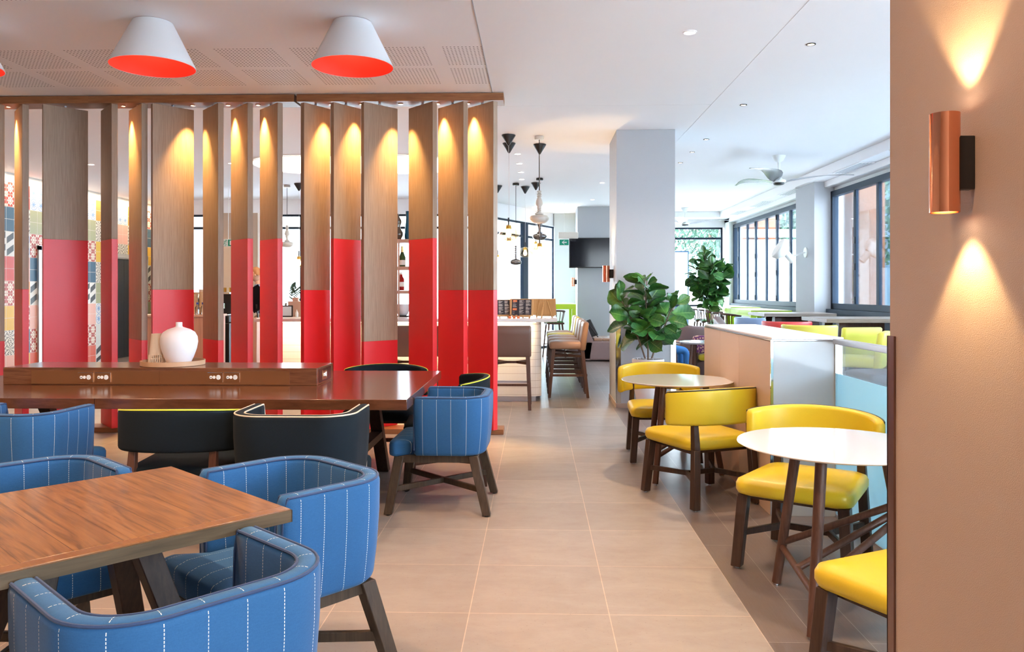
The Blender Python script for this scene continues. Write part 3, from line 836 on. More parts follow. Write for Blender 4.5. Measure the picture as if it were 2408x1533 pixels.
dup(g0, (-.66, 5.80, 0), facing(-1, -.08), 'charcoal chair with lime piping just behind the blue chair at the table end')

# ================================================================ NEAR TABLE
C1 = atZ(403, 1096, .75); C2 = atZ(683, 1196, .75)
e1 = (C2-C1); W = e1.length; e1.normalize(); e2 = Vector((-e1.y*-1, -e1.x, 0)); e2 = Vector((e1.y, -e1.x, 0))
if e2.x > 0: e2 = -e2
Lc = .86
cen = C1+e1*W/2+e2*Lc/2
t = thing('wooden_table', 'square brown wooden table with plank top in the left foreground', 'table', (cen.x, cen.y, 0), atan2(e1.y, e1.x))
MB().bb(-W/2, W/2-.045, -Lc/2, Lc/2, .712, .75).build('plank_top', None or 'table_wood', t, bevel=.002)
MB().bb(W/2-.044, W/2, -Lc/2, Lc/2, .7118, .7502).build('end_board', 'table_wood', t, bevel=.002)
ed = MB().bb(W/2+.0003, W/2+.004, -Lc/2-.004, Lc/2+.004, .712, .7465).bb(-W/2-.004, W/2+.004, Lc/2, Lc/2+.004, .712, .7465).bb(-W/2-.004, W/2+.004, -Lc/2-.004, -Lc/2, .712, .7465)
ed.build('edge_band', 'olive_edge', t)
s = NT('stained oak planks')   # grain along local x, grooves across y
v = s.coord('Object'); X, Y, Z = s.sep(v)
f = s.noise(s.coord('Object', scale=(.55, 15, 4)), 5, 6, .62, .8); g = s.noise(s.coord('Object', scale=(.6, 5.0, 1)), 2.4, 3, .5, 1.0)
rg = s.math('SUBTRACT', 1.0, s.math('PINGPONG', s.math('MULTIPLY', g, 9.0), 1.0)); f2 = s.math('ADD', s.math('MULTIPLY', f, .8), s.math('MULTIPLY', rg, .2))
c = s.ramp(f2, [(.36, (.085, .034, .010)), (.5, (.165, .070, .021)), (.66, (.225, .103, .034))])
gr = s.math('LESS_THAN', s.math('FRACT', s.math('DIVIDE', s.math('ADD', Y, 10.025), .115)), .018)
c = s.mix(gr, c, (.05, .015, .005)); s.bsdf(c, .34, 0, .45, .2, bump=s.math('SUBTRACT', s.math('MULTIPLY', f, .2), gr), bstr=.4, bdist=.002)
MT['plank'] = s.m
for ch in t.children:
    if ch.name.startswith('plank_top'): ch.data.materials[0] = MT['plank']
for sx, sy in ((-1, -1), (1, -1), (1, 1), (-1, 1)):
    MB().leg((sx*(W/2-.10), sy*(Lc/2-.13), .0), (sx*.09, sy*.12, .685), .062, .07).build('leg', 'dark_wood', t, bevel=.003, seg=1)
MB().bb(-.17, .17, -.22, .22, .685, .7115).build('top_plate', 'dark_wood', t)

# ================================================================ LONG TABLE
TX0, TX1, TY0, TY1 = -4.02, -.752, 4.61, 6.29
tc = ((TX0+TX1)/2, (TY0+TY1)/2)
t = thing('long_table', 'long dark wooden communal table in front of the slatted screen', 'table', (*tc, 0))
hx, hy = (TX1-TX0)/2, (TY1-TY0)/2
s = NT('dark oak plank top')
v = s.coord('Object'); X, Y, Z = s.sep(v)
f = s.noise(s.coord('Object', scale=(1.2, 14, 6)), 4, 6, .6, .5)
c = s.ramp(f, [(.3, (.075, .025, .012)), (.7, (.15, .055, .025))])
gr = s.math('LESS_THAN', s.math('FRACT', s.math('DIVIDE', s.math('ADD', Y, 10.0), .14)), .02)
gr2 = s.math('LESS_THAN', s.math('ABSOLUTE', s.math('ADD', X, .22)), .0018)
c = s.mix(s.math('MAXIMUM', gr, gr2), c, (.03, .01, .005)); s.bsdf(c, .20, 0, .5, .5, bump=s.math('SUBTRACT', s.math('MULTIPLY', f, .25), gr), bstr=.25, bdist=.002)
MT['long_top'] = s.m
MB().bb(-hx, hx, -hy, hy, .688, .75).build('tabletop', 'long_top', t, bevel=.003)
for x in (-hx+.42, 0, hx-.42):
    MB().leg((x, -hy+.20, 0), (x, -.18, .687), .085, .085).build('leg', 'dark_wood', t, bevel=.003, seg=1)
    MB().leg((x, hy-.20, 0), (x, .18, .687), .085, .085).build('leg', 'dark_wood', t, bevel=.003, seg=1)
    MB().bb(x-.04, x+.04, -.42, .42, .30, .35).build('cross_rail', 'dark_wood', t)
# power hub
HX0, HX1, HY0, HY1, HZ1 = -3.614, -1.467, 5.28, 5.70, .866
hw = (HX1-HX0)/2
t = thing('power_hub', 'dark wooden power strip box running along the middle of the long table', 'power box', ((HX0+HX1)/2, (HY0+HY1)/2, .7505))
hd = (HY1-HY0)/2
MB().bb(-hw, hw, -hd, hd, 0, HZ1-.75).build('box_body', 'hub_wood', t, bevel=.002)
x0 = atY(74, 890, HY0).x-(HX0+HX1)/2; x1 = atY(681, 890, HY0).x-(HX0+HX1)/2; xm = atY(375, 890, HY0).x-(HX0+HX1)/2
MB().bb(x0, xm-.001, -hd-.002, -hd, .006, .098).bb(xm+.001, x1, -hd-.002, -hd, .006, .098).build('copper_strip', 'copper_plate', t)
def socket(parent, org, ax):
    """org = plate centre; ax='x' front face or 'y' side face"""
    pw, ph = .106, .066
    o = bpy.data.objects.new('power_socket', None); COL.objects.link(o); o.parent = parent; o.location = org
    if ax == 'y': o.rotation_euler = (0, 0, pi/2)
    m = MB().bb(-pw/2, pw/2, -.004, 0, -ph/2, ph/2)
    me = m.build('socket_plate', 'copper_plate', o, bevel=.001, seg=1)
    MB().bb(-pw/2, pw/2, -.006, -.0041, ph/2-.004, ph/2).bb(pw/2-.004, pw/2, -.006, -.0042, -ph/2, ph/2).build('plate_rim', 'chrome', o)
    m = MB()
    for x, r in ((-.028, .0098), (-.007, .0098), (.022, .0145)):
        m.prism([(x+r*cos(a*pi/8), r*sin(a*pi/8)) for a in range(16)], 0, .003)
    m.v = [(a, -.0045-c, b*1.1) for a, b, c in m.v]
    m.build('socket_insert', 'sign_white', o)
    MB().bb(-.033, -.023, -.0085, -.0076, -.003, .001).bar((.016, -.0078, .006), (.013, -.0078, .001), .0015).bar((.028, -.0078, .006), (.031, -.0078, .001), .0015).bb(.0212, .0228, -.0085, -.0076, -.008, -.003).build('pin_holes', 'black_metal', o)
for px in (202.5, 243.5, 507, 546.5):
    p = atY(px, 887, HY0); socket(t, (p.x-(HX0+HX1)/2, -hd-.0025, p.z-.75), 'x')
socket(t, (hw+.0015, -.03, .058), 'y')
MB().bb(hw, hw+.001, -.17, .15, .012, .102).build('end_plate', plain('dark copper end', (.16, .05, .04), .3, .7), t)
# tray with vase and cup
p = atY(407, 850, 5.50); tz = HZ1+.0006
t = thing('round_tray', 'round shallow wooden tray on top of the power box', 'tray', (p.x, 5.50, tz))
Rr = .212
MB().lathe([(Rr-.006, 0), (Rr, .003), (Rr+.001, .034), (Rr-.006, .034), (Rr-.007, .007), (0, .007)], n=64, caps=False).lathe([(0, 0), (Rr-.006, 0)], n=64, caps=False).build('tray_body', 'tray_wood', t)
pv = atY(421, 800, 5.50)
t = thing('round_vase', 'big round matt white vase with a tiny neck on the wooden tray', 'vase', (pv.x, 5.50, tz+.0075))
prof = [(0, 0), (.070, 0), (.076, .004), (.098, .05), (.118, .11), (.1255, .155), (.122, .19), (.105, .222), (.075, .242), (.040, .254), (.024, .260), (.0215, .268), (.022, .290), (.0195, .292), (.017, .288), (.016, .262)]
MB().lathe(prof, n=64, caps=False).build('vase_body', 'ceramic', t, smooth=60)
pv = atY(370, 800, 5.53)
t = thing('tall_cup', 'slim cream ceramic lantern with cut slots near its foot, beside the round vase', 'lantern', (pv.x-.004, 5.53, tz+.0075))
m = MB().lathe([(0, 0), (.056, 0), (.055, .012)], n=48, caps=False); m.lathe([(.050, .060), (.036, .208), (.033, .210), (.0325, .204), (.046, .060)], n=48, caps=False)
for k in range(24):
    a = 2*pi*k/24; m.bar((.0545*cos(a), .0545*sin(a), .011), (.0490*cos(a), .0490*sin(a), .062), .0065, .004)
m.lathe([(.0525, .033), (.0515, .041), (.047, .041), (.048, .033), (.0525, .033)], n=48, caps=False)
m.build('lantern_body', 'ceramic_warm', t)

# ================================================================ ROUND TABLES
def round_table(label, x, y, rz=0):
    t = thing('round_table', label, 'table', (x, y, 0), rz)
    r = .415
    MB().lathe([(0, .7005), (r-.055, .7005), (r-.012, .711), (r-.001, .717), (r-.001, .7172)], n=96, caps=False).build('top_edge', 'white_edge', t, smooth=70)
    MB().lathe([(r-.001, .7172), (r-.003, .720), (0, .720)], n=96, caps=False).build('tabletop', 'white_gloss', t, smooth=20)
    F = [(-.17, .28), (-.21, -.32), (.33, -.03)]; Tp = [(q[0]*.62, q[1]*.62) for q in F]
    for (a, b), (c, d) in zip(F, Tp):
        MB().cyl((a, b, .012), (c, d, .702), .021, .024, 18).build('leg', 'mid_wood', t)
        MB().cyl((a, b, 0), (a, b, .013), .011, n=12).build('glide', 'steel', t)
    for i in range(3):
        a, b = Tp[i], Tp[(i+1) % 3]
    MB().bar((*Tp[0], .688), (*Tp[1], .688), .03, .026).bar((*Tp[1], .6882), (*Tp[2], .6882), .03, .026).bar((*Tp[2], .6884), (*Tp[0], .6884), .03, .026).build('top_frame', 'mid_wood', t)
    def on(i, z):
        f = z/.70; return Vector((F[i][0]+(Tp[i][0]-F[i][0])*f, F[i][1]+(Tp[i][1]-F[i][1])*f, z))
    MB().cyl(on(0, .19), on(1, .17), .015, n=14).build('low_rod', 'mid_wood', t)
    mid = (on(0, .19)+on(1, .17))/2
    MB().cyl(on(0, .21), on(2, .46), .016, n=14).build('cross_rod', 'mid_wood', t)
    MB().cyl(mid, on(2, .43), .0158, n=14).build('cross_rod', 'mid_wood', t)
    MB().cyl(on(1, .20), on(2, .40), .0156, n=14).build('cross_rod', 'mid_wood', t)
    return t
T1 = round_table('round white table between two yellow chairs, further from the viewer', 1.06, 6.00)
T2 = dup(T1, (1.305, 3.50, 0), 0, 'round white table nearer the viewer, partly hidden by the near pier')

# ================================================================ LOW PARTITION + GLASS SCREEN
t = thing('low_partition', 'low box partition with tan side, pale end and white top behind the round tables', 'partition', (1.66, 5.90, 0))
MB().bb(-.20, .22, -.96, .96, 0, 1.078).build('core', 'white_paint', t)
MB().bb(-.214, -.201, -.96, -.20, .0, 1.075).bb(-.214, -.201, -.198, .38, .0, 1.075).bb(-.214, -.201, .382, .96, .0, 1.075).build('tan_side', 'tan_panel', t, bevel=.0015, seg=1)
MB().bb(-.20, .22, -.974, -.961, .0, 1.075).build('pale_end', 'pale_panel', t, bevel=.002)
MB().bb(-.216, .236, -.976, .976, 1.0785, 1.084).build('chrome_edge', 'chrome', t)
MB().bb(-.21, .23, -.97, .97, 1.0842, 1.10).build('top_slab', 'partition_top', t, bevel=.004)
MB().bb(-.216, -.2142, -.975, -.965, 0, 1.078).bb(-.216, -.201, -.9765, -.9745, 0, 1.078).build('corner_strip', 'chrome', t)
t = thing('glass_screen', 'glass screen with frosted lower half and steel handrail running from the low partition', 'glass screen', (1.845, 3.86, 0))
MB().bb(-.005, .005, -1.05, 1.05, .88, 1.06).build('clear_glass', 'glass', t)
MB().bb(-.005, .005, -1.05, 1.05, .02, .879).build('frosted_glass', 'frost', t)
MB().bb(-.03, .03, -1.05, 1.05, 1.06, 1.092).build('handrail', 'steel', t, bevel=.003)
MB().bb(-.012, .012, 1.052, 1.064, .0, 1.06).build('end_post', 'chrome', t)
MB().bb(-.012, .012, -1.05, 1.05, 0, .02).build('base_channel', 'steel', t)

# ================================================================ SCONCES
def sconce(label, loc, R_, H_, off, energy, group=None, side=-1):
    # wall plane is x = loc.x, fitting sticks out towards -x
    t = thing('wall_sconce', label, 'wall lamp', loc, 0, group)
    MB().bb(side*off*.62, 0, -R_*.42, R_*.42, -H_*.27, H_*.27).build('bracket', 'black_metal', t, bevel=.002)
    m = MB().lathe([(R_, -H_/2), (R_, H_/2), (R_*.93, H_/2), (R_*.93, -H_/2), (R_, -H_/2)], c=(side*(off+R_*.0), 0, 0), n=48, caps=False)
    m.build('copper_tube', 'copper', t, smooth=40)
    for sz in (-1, 1):
        MB().lathe([(R_*.92, 0), (0, 0)], c=(side*off, 0, sz*(H_/2-.012)), n=32, caps=False).build('lens', 'warm_lens', t)
        L = lamp('SPOT', 'sconce_light', (side*off, 0, sz*(H_/2+.0)), energy, (1, .66, .30), target=(side*off*1.0, 0, sz*5), size=.014, angle=82, blend=.35, parent=t)
    return t
sconce('copper tube up and down wall lamp with black bracket on the near beige pier', (.90, 1.665, 1.647), .029, .204, .056, 9)
sconce('small copper tube wall lamp on the grey pillar by the potted fig', (.957, 9.86, 1.60), .045, .20, .085, 28)
sconce('small copper tube wall lamp on the far pillar under the television', (.944, 18.4, 1.60), .045, .20, .085, 30)

# ================================================================ DOWNLIGHTS
DL = [(1.137, 5.90), (-.254, 11.04), (-.248, 11.88), (-.239, 12.73), (-.24, 13.55), (-.04, 18.0), (1.168, 14.02), (1.18, 16.6), (-6.705, 11.77), (-4.55, 11.72), (-2.82, 15.8)]
for i, (x, y) in enumerate(DL+[(1.14, 2.75)]):
    t = thing('downlight', 'round white recessed ceiling downlight, lit' if i else 'round recessed downlight, lit, in the white ceiling nearest the viewer', 'downlight', (x, y, CZ-.0035), group='lit round downlights in the white ceiling' if i else None)
    MB().lathe([(.052, .002), (.052, -.004), (.042, -.006), (.042, .002)], n=28, caps=False).build('trim_ring', 'white_paint', t)
    MB().lathe([(.042, -.003), (0, -.003)], n=24, caps=False).build('lens', 'white_lens', t)
for x, y in ((2.131, 6.215), (2.131, 8.218), (2.147, 10.063), (2.15, 10.978), (2.151, 11.879), (2.14, 4.2)):
    t = thing('ceiling_spot', 'tiny adjustable spot with a steel rim in the right-hand ceiling', 'downlight', (x, y, CZ-.0035), group='tiny steel rimmed spots in the right-hand ceiling')
    MB().lathe([(.036, .002), (.036, -.004), (.026, -.005), (.026, .001)], n=24, caps=False).build('trim_ring', 'black_metal', t)
    MB().lathe([(.026, -.001), (.014, -.002), (.0, -.002)], n=20, caps=False).build('lens', 'warm_lens', t)

# cove of light in the ceiling behind the screen: a rounded light well
t = thing('ceiling_cove', 'glowing oval light cove in the ceiling behind the screen', 'light cove', (-2.7, 11.95, CZ-.004))
poly = rrect(1.55, .86, .8, 12)
MB().prism(poly, -.001, 0).build('glow_panel', 'cove_glow', t)
m = MB(); P1 = [Vector((x*1.02, y*1.035, -.012)) for x, y in poly]; P0 = [Vector((x, y, -.012)) for x, y in poly]
m.loft([P0+[P0[0]], P1+[P1[0]]], closed=False, caps=False); m.loft([[Vector((p.x, p.y, 0)) for p in P0+[P0[0]]], P0+[P0[0]]], closed=False, caps=False)
m.build('cove_lip', 'white_paint', t)

# ================================================================ BAR
t = thing('bar_counter', 'white mosaic bar counter with pale stone top behind the slatted screen', 'bar counter', (-1.6, 11.7, 0))
def lx(x): return x+1.6
def ly(y): return y-11.7
cr = [(lx(.07)-.12+.12*cos(a), ly(9.92)+.12+.12*sin(a)) for a in [(-pi/2)*(1-k/6) for k in range(7)]]
poly = [(lx(-3.35), ly(9.92))]+cr+[(lx(.07), ly(13.6)), (lx(-.5), ly(13.6)), (lx(-.5), ly(10.5)), (lx(-3.35), ly(10.5))]
MB().prism(poly, .07, 1.008).build('mosaic_front', 'mosaic', t)
MB().bb(lx(-3.30), lx(.0), ly(9.98), ly(10.45), 0, .07).bb(lx(-.45), lx(.0), ly(10.45), ly(13.5), 0, .07).build('plinth', 'steel', t)
poly = [(lx(-3.42), ly(9.53)), (lx(.10), ly(9.53)), (lx(.26), ly(9.62)), (lx(.27), ly(10.85)), (lx(.27), ly(13.7)), (lx(-.62), ly(13.7)), (lx(-.62), ly(10.62)), (lx(-3.42), ly(10.62))]
MB().prism(poly, 1.012, 1.05).build('stone_top', plain('pale stone counter', (.70, .64, .62), .25), t, bevel=.004)
MB().bb(lx(-3.3), lx(.0), ly(9.70), ly(9.73), 1.000, 1.011).build('led_strip', emit('warm strip', (1, .76, .45), 12), t)
lamp('AREA', 'strip_light', (-1.65, 9.74, .995), 26, (1, .74, .42), target=(-1.65, 9.95, .2), size=3.2, sy=.04)
# wooden left counter and back shelf
t = thing('timber_counter', 'pinkish timber counter beside the coffee machine, seen through the screen', 'counter', (-4.75, 11.35, 0))
MB().bb(-.9, .13, -.35, .33, 0, 1.02).build('cabinet', 'counter_wood', t, bevel=.004)
MB().bb(-.92, .15, -.37, .345, 1.0205, 1.05).build('worktop', 'shelf_wood', t, bevel=.003)
for i, (px, n) in enumerate(((460, 15), (474, 17), (361, 12))):
    p = atY(px, 700, 11.25)
    t = thing('cup_stack', ['stack of pale ribbed paper cups on the timber counter, left of the pair', 'taller stack of pale ribbed paper cups on the timber counter, beside the coffee machine', 'short stack of pale paper cups at the left of the timber counter'][i], 'cup stack', (p.x, 11.25, 1.051))
    m = MB()
    for k in range(n):
        m.lathe([(.030, k*.021), (.036, k*.021+.018), (.038, k*.021+.019), (.030, k*.021+.0205)], n=18, caps=False)
    m.build('cups', 'kraft', t)
for i, px in enumerate((464, 477)):
    p = atY(px, 720, 11.05)
    t = thing('water_bottle', ['small clear water bottle with blue cap, left one on the timber counter', 'small clear water bottle with blue cap, right one on the timber counter'][i], 'bottle', (p.x, 11.05, 1.051))
    MB().lathe([(0, 0), (.028, 0), (.03, .01), (.03, .10), (.012, .135), (.012, .15)], n=16, caps=False).build('body', 'clear_plastic', t)
    MB().cyl((0, 0, .148), (0, 0, .175), .014).build('cap', 'cable_blue', t)
# espresso machine with black body
p = atY(530, 740, 11.6)
t = thing('coffee_machine', 'chrome and black coffee machine behind the screen, beside the timber counter', 'coffee machine', (atY(510, 740, 12.10).x, 12.12, 0))
MB().bb(-.30, .30, -.3, .35, 0, .90).build('stand', 'black_metal', t, bevel=.004)
MB().bb(-.28, .28, -.26, .30, .9005, 1.02).bb(-.28, .28, .0, .30, 1.02, 1.34).build('body', 'black_metal', t, bevel=.02)
MB().bb(-.30, .30, -.28, .32, 1.34, 1.37).bb(-.26, .26, -.25, -.02, 1.0205, 1.035).build('trim', 'chrome', t, bevel=.004)
m = MB().cyl((-.30, .12, 1.22), (-.34, .12, 1.22), .13, .12, 28); m.cyl((.30, .12, 1.22), (.34, .12, 1.22), .13, .12, 28); m.build('side_disc', 'steel', t)
MB().cyl((-.12, -.1, 1.12), (-.12, -.1, 1.20), .04, n=16).cyl((.12, -.1, 1.12), (.12, -.1, 1.20), .04, n=16).cyl((0, .0, 1.25), (0, -.15, 1.2), .03).build('group_head', 'chrome', t)
MB().bar((-.12, -.12, 1.12), (-.12, -.32, 1.10), .02).bar((.12, -.12, 1.12), (.12, -.32, 1.10), .02).build('handle', 'black_metal', t)
m = MB()
for i in range(4):
    for j in range(2): m.lathe([(.024, 1.371), (.03, 1.44), (.028, 1.44), (.022, 1.375)], c=(-.2+i*.13, .05+j*.1, 0), n=14, caps=False)
m.build('glasses', 'amber_glass', t)
MB().bb(-.20, .2, -.302, -.30, .62, .72).build('drawer_front', 'steel', t)
# tilted order screen near the barista
p = atY(601, 695, 12.0)
t = thing('order_screen', 'tilted dark order screen on a stand in front of the barista', 'screen', (p.x+.02, 12.0, 0))
MB().bb(-.04, .04, -.12, .12, .0, .98).build('pedestal', 'counter_wood', t)
MB().bar((0, .05, .98), (0, -.02, 1.18), .02).build('stand', 'black_metal', t)
MB().bar((.08, 0, 1.12), (-.10, 0, 1.42), .28, .018, up=(0, 1, 0)).build('display', 'screen_black', t)
# items at the left end of the bar (px 667-707)
p = atY(680, 745, 10.1)
t = thing('tablet_frame', 'small black framed picture standing on the bar end', 'frame', (atY(677, 740, 10.2).x, 10.2, 1.0505))
MB().bb(-.10, .065, -.01, .01, 0, .15).build('frame', 'black_metal', t, bevel=.003); MB().bb(-.085, .05, -.0115, -.0101, .015, .135).build('picture', plain('pale print', (.62, .70, .74), .4), t)
t = thing('wooden_box', 'pale wooden menu box at the back of the bar end', 'box', (atY(697, 700, 10.42).x, 10.42, 1.0505))
MB().bb(-.09, .09, -.08, .08, 0, .20).bb(-.045, .03, -.03, .03, .2005, .25).build('box_body', 'shelf_wood', t, bevel=.003)
t = thing('small_bottle', 'small white sanitiser bottle beside the wooden box on the bar end', 'bottle', (atY(698, 735, 10.15).x, 10.15, 1.0505))
MB().lathe([(0, 0), (.018, 0), (.019, .05), (.012, .07), (.006, .08), (.006, .095), (0, .096)], n=16, caps=False).build('body', 'sign_white', t)
# bar back shelving (visible through the gap)
SX = atY(948, 600, 11.2).x
t = thing('bar_shelves', 'open timber shelf tower standing on the bar, seen through a gap of the screen', 'shelving', (SX, 10.40, 1.0505))
def shz(py): return CAMH-(py-685)/FPX*10.40-1.05
zs = [shz(563), shz(627), shz(683)]
m = MB()
for z in zs: m.bb(-.42, .40, -.12, .12, z-.045, z)
m.bb(.085, .105, -.118, -.10, 0, zs[0]-.04); m.bb(-.42, -.40, -.119, .119, 0, zs[0]-.001); m.bb(.38, .40, -.119, .119, 0, zs[0]-.001)
m.build('shelf_frame', 'shelf_wood', t)
MB().bb(-.40, .38, -.11, .11, .0, .012).build('base_tray', 'black_metal', t)
sx = lambda px: atY(px, 600, 10.38).x
def lathe_thing(nm, lb, cat, x, y, z, parts):
    t = thing(nm, lb, cat, (x, y, z))
    for pn, prof, mt in parts: MB().lathe(prof, n=28, caps=False).build(pn, mt, t, smooth=60)
    return t
z0 = 1.0515
lathe_thing('gourd_vase', 'dark brown glazed double gourd vase on the top shelf of the bar', 'vase', sx(934), 10.38, z0+zs[0], [('body', [(0, 0), (.05, 0), (.078, .05), (.078, .09), (.05, .14), (.04, .17), (.058, .215), (.058, .25), (.03, .30), (.02, .325), (.024, .335), (.018, .335)], 'vase_dark')])
lathe_thing('blue_vase', 'tall blue glass vase on the top shelf of the bar', 'vase', sx(961), 10.38, z0+zs[0], [('body', [(0, 0), (.05, 0), (.055, .04), (.035, .28), (.04, .37), (.034, .37)], 'vase_blue')])
lathe_thing('champagne_bottle', 'dark green champagne bottle with gold foil on the middle shelf of the bar', 'bottle', sx(946), 10.38, z0+zs[1], [('body', [(0, 0), (.042, 0), (.044, .01), (.044, .12), (.018, .19), (.016, .215)], 'green_bottle'), ('foil', [(.0185, .19), (.017, .25), (.018, .268), (0, .27)], 'gold_foil'), ('label', [(.0445, .02), (.0445, .085)], 'paper')])
lathe_thing('spirit_bottle', 'red spirit bottle with white label on the lower shelf of the bar', 'bottle', sx(943), 10.38, z0+zs[2], [('body', [(0, 0), (.040, 0), (.042, .01), (.042, .15), (.02, .19), (.017, .22)], 'red_liquid'), ('cap', [(.018, .21), (.018, .235), (0, .236)], 'sign_white'), ('label', [(.0425, .05), (.0425, .11)], 'paper')])
for i, (px, n) in enumerate(((947, 1),)):
    lathe_thing('bowl', 'white ceramic bowl on the black tray under the bar shelves', 'bowl', sx(px), 10.38, z0+.0125, [('body', [(0, 0), (.05, 0), (.075, .03), (.085, .10), (.082, .15), (.077, .15), (.08, .10), (.0, .02)], 'ceramic')])

# menus on easels
def easel_board(label, p, wdt, hgt, yaw, lean, style):
    t = thing('menu_easel', label, 'menu board', p, yaw)
    sub = bpy.data.objects.new('menu_panel', None); COL.objects.link(sub); sub.parent = t; sub.location = (0, 0, .03); sub.rotation_euler = (-lean, 0, 0)
    MB().bb(-wdt/2, wdt/2, 0, .010, 0, hgt).build('wood_board', 'easel_wood', sub, bevel=.003)
    MB().bb(-wdt*.42, wdt*.42, -.002, -.0002, hgt*.05, hgt*.95).build('menu_sheet', 'menu_black', sub)
    m = MB(); rr = random.Random(3); m2 = MB()
    for c in range(3):
        x = -wdt*.38+c*wdt*.28
        if c == 0 and style == 0:
            m2.bb(x, x+wdt*.18, -.0032, -.0022, hgt*.80, hgt*.92); m2.bb(x, x+wdt*.18, -.0032, -.0022, hgt*.32, hgt*.44)
            m.bb(x+.05*wdt, x+wdt*.13, -.0042, -.0034, hgt*.83, hgt*.835); m.bb(x+.05*wdt, x+wdt*.06, -.0042, -.0034, hgt*.83, hgt*.89); m.bb(x+.05*wdt, x+wdt*.13, -.0042, -.0034, hgt*.885, hgt*.89)
            zz = [.74, .66, .61, .56, .51, .22, .12]
        else: zz = [.90-.033*k for k in range(25) if k % 6 != 5]
        for z in zz:
            m.bb(x, x+wdt*rr.uniform(.08, .22), -.0032, -.0022, hgt*z-.0014, hgt*z+.0014)
    m.build('menu_text', 'paper', sub); m2.build('menu_blocks', 'orange', sub) if m2.v else None
    zt = .03+hgt*cos(lean); yt = hgt*sin(lean)
    for s in (-1, 1): MB().bar((s*wdt*.34, .022, 0), (s*wdt*.16, yt*.86+.034, .03+hgt*.85), .014, .010).build('easel_leg', 'easel_wood', t)
    MB().bar((0, yt*2.6+.05, 0), (0, yt*.8+.014, .03+hgt*.78), .014, .010).build('easel_leg', 'easel_wood', t)
    MB().bb(-wdt*.40, wdt*.40, -.035, -.005, .016, .030).build('ledge', 'easel_wood', t)
    return t
ct = 1.0515
pa = atY(1226, 740, 9.78); easel_board('menu board with orange blocks and three text columns on a small easel on the bar', (pa.x, 9.78, ct), .29, .215, R(-6), .22, 0)
pa = atY(1178, 740, 9.90); easel_board('menu board beside the screen edge, its right half showing on the bar', (pa.x, 9.90, ct), .27, .205, R(8), .22, 1)
pa = atY(1283, 740, 10.05); easel_board('menu board seen from its wooden back on the corner of the bar', (pa.x-.01, 10.05, ct), .30, .215, R(180-14), .22, 1)
for i, (px, y) in enumerate(((1199, 9.66), (1209, 9.70), (1219, 9.66))):
    p = atY(px, 740, y)
    t = thing('spice_jar', ['small orange jar at the left of three on the bar edge', 'small orange jar in the middle of three on the bar edge', 'small orange jar at the right of three, under the menu board'][i], 'jar', (p.x, y, ct))
    MB().lathe([(0, 0), (.017, 0), (.018, .03), (.013, .035)], n=14, caps=False).build('jar_body', 'orange', t)
    MB().lathe([(.014, .034), (.014, .044), (0, .045)], n=14, caps=False).build('lid', 'black_metal', t)

# bar stools
def bar_stool(label, loc, rz, mat, group=None, legmat='mid_wood'):
    t = thing('bar_stool', label, 'bar stool', loc, rz, group)
    cushion(rrect(.225, .21, .04, 5, 0, .015), .635, .73, .012, .025).build('seat', mat, t, smooth=50)
    m = MB(); poly = []
    pr = [[Vector((x, -.205-.04*f+y, z)) for x, y in rrect(.232, .038, .03, 5)] for z, f in ((.62, 0), (.635, 0), (.75, .3), (.88, .75), (.97, 1.05), (.985, 1.1))]
    pr[0] = [Vector((p.x*.96, (p.y+.205)*.6-.205, p.z)) for p in pr[0]]; c = pr[-1][0].y
    pr[-1] = [Vector((p.x*.95, (p.y+.249)*.6-.249, p.z)) for p in pr[-1]]
    m.loft(pr).build('backrest', mat, t, smooth=60)
    for x, y, tx, ty in ((-.215, .225, -.19, .17), (.215, .225, .19, .17), (.215, -.27, .19, -.20), (-.215, -.27, -.19, -.20)):
        MB().leg((x, y, .01), (tx, ty, .64), .036, .046).build('leg', legmat, t, bevel=.003, seg=1)
        MB().cyl((x, y, 0), (x, y, .011), .010, n=10).build('glide', 'steel', t)
    MB().bb(-.20, .20, .20, .222, .27, .30).build('footrest', 'steel', t)
    MB().bar((-.20, .19, .545), (-.06, -.02, .545), .02, .03).bar((-.20, -.22, .545), (-.06, -.02, .545), .02, .0298).bar((.20, .19, .545), (.06, -.02, .545), .02, .03).bar((.20, -.22, .545), (.06, -.02, .545), .02, .0298).bar((-.07, -.02, .545), (.07, -.02, .545), .02, .0296).build('stretcher', legmat, t)
    MB().bar((-.212, .21, .30), (-.212, -.25, .30), .018, .03).bar((.212, .21, .30), (.212, -.25, .30), .018, .03).bar((-.208, -.255, .30), (.208, -.255, .30), .018, .03).build('low_rail', legmat, t)
    return t
s0 = bar_stool('dark brown bar stool at the bar front, just right of the screen end', (-.285, 9.42, 0), 0, 'brown_leather')
dup(s0, (-.92, 9.42, 0), 0, 'dark brown bar stool at the bar front hidden behind the right blades of the screen')
dup(s0, (-1.53, 9.42, 0), 0, 'dark brown bar stool glimpsed through the gap right of the twelfth blade')
s1 = bar_stool('tan leather bar stool nearest the viewer in the row along the bar side', (.40, 10.45, 0), pi/2, 'tan_leather')
dup(s1, (.40, 11.10, 0), pi/2, 'second tan leather bar stool from the viewer along the bar side')
dup(s1, (.40, 11.75, 0), pi/2, 'third tan leather bar stool along the bar side, just before the yellow one')
bar_stool('yellow bar stool in the row of tan stools along the bar side', (.40, 12.40, 0), pi/2, 'yellow')
dup(s1, (.40, 13.05, 0), pi/2, 'tan leather bar stool at the far end of the row along the bar side')

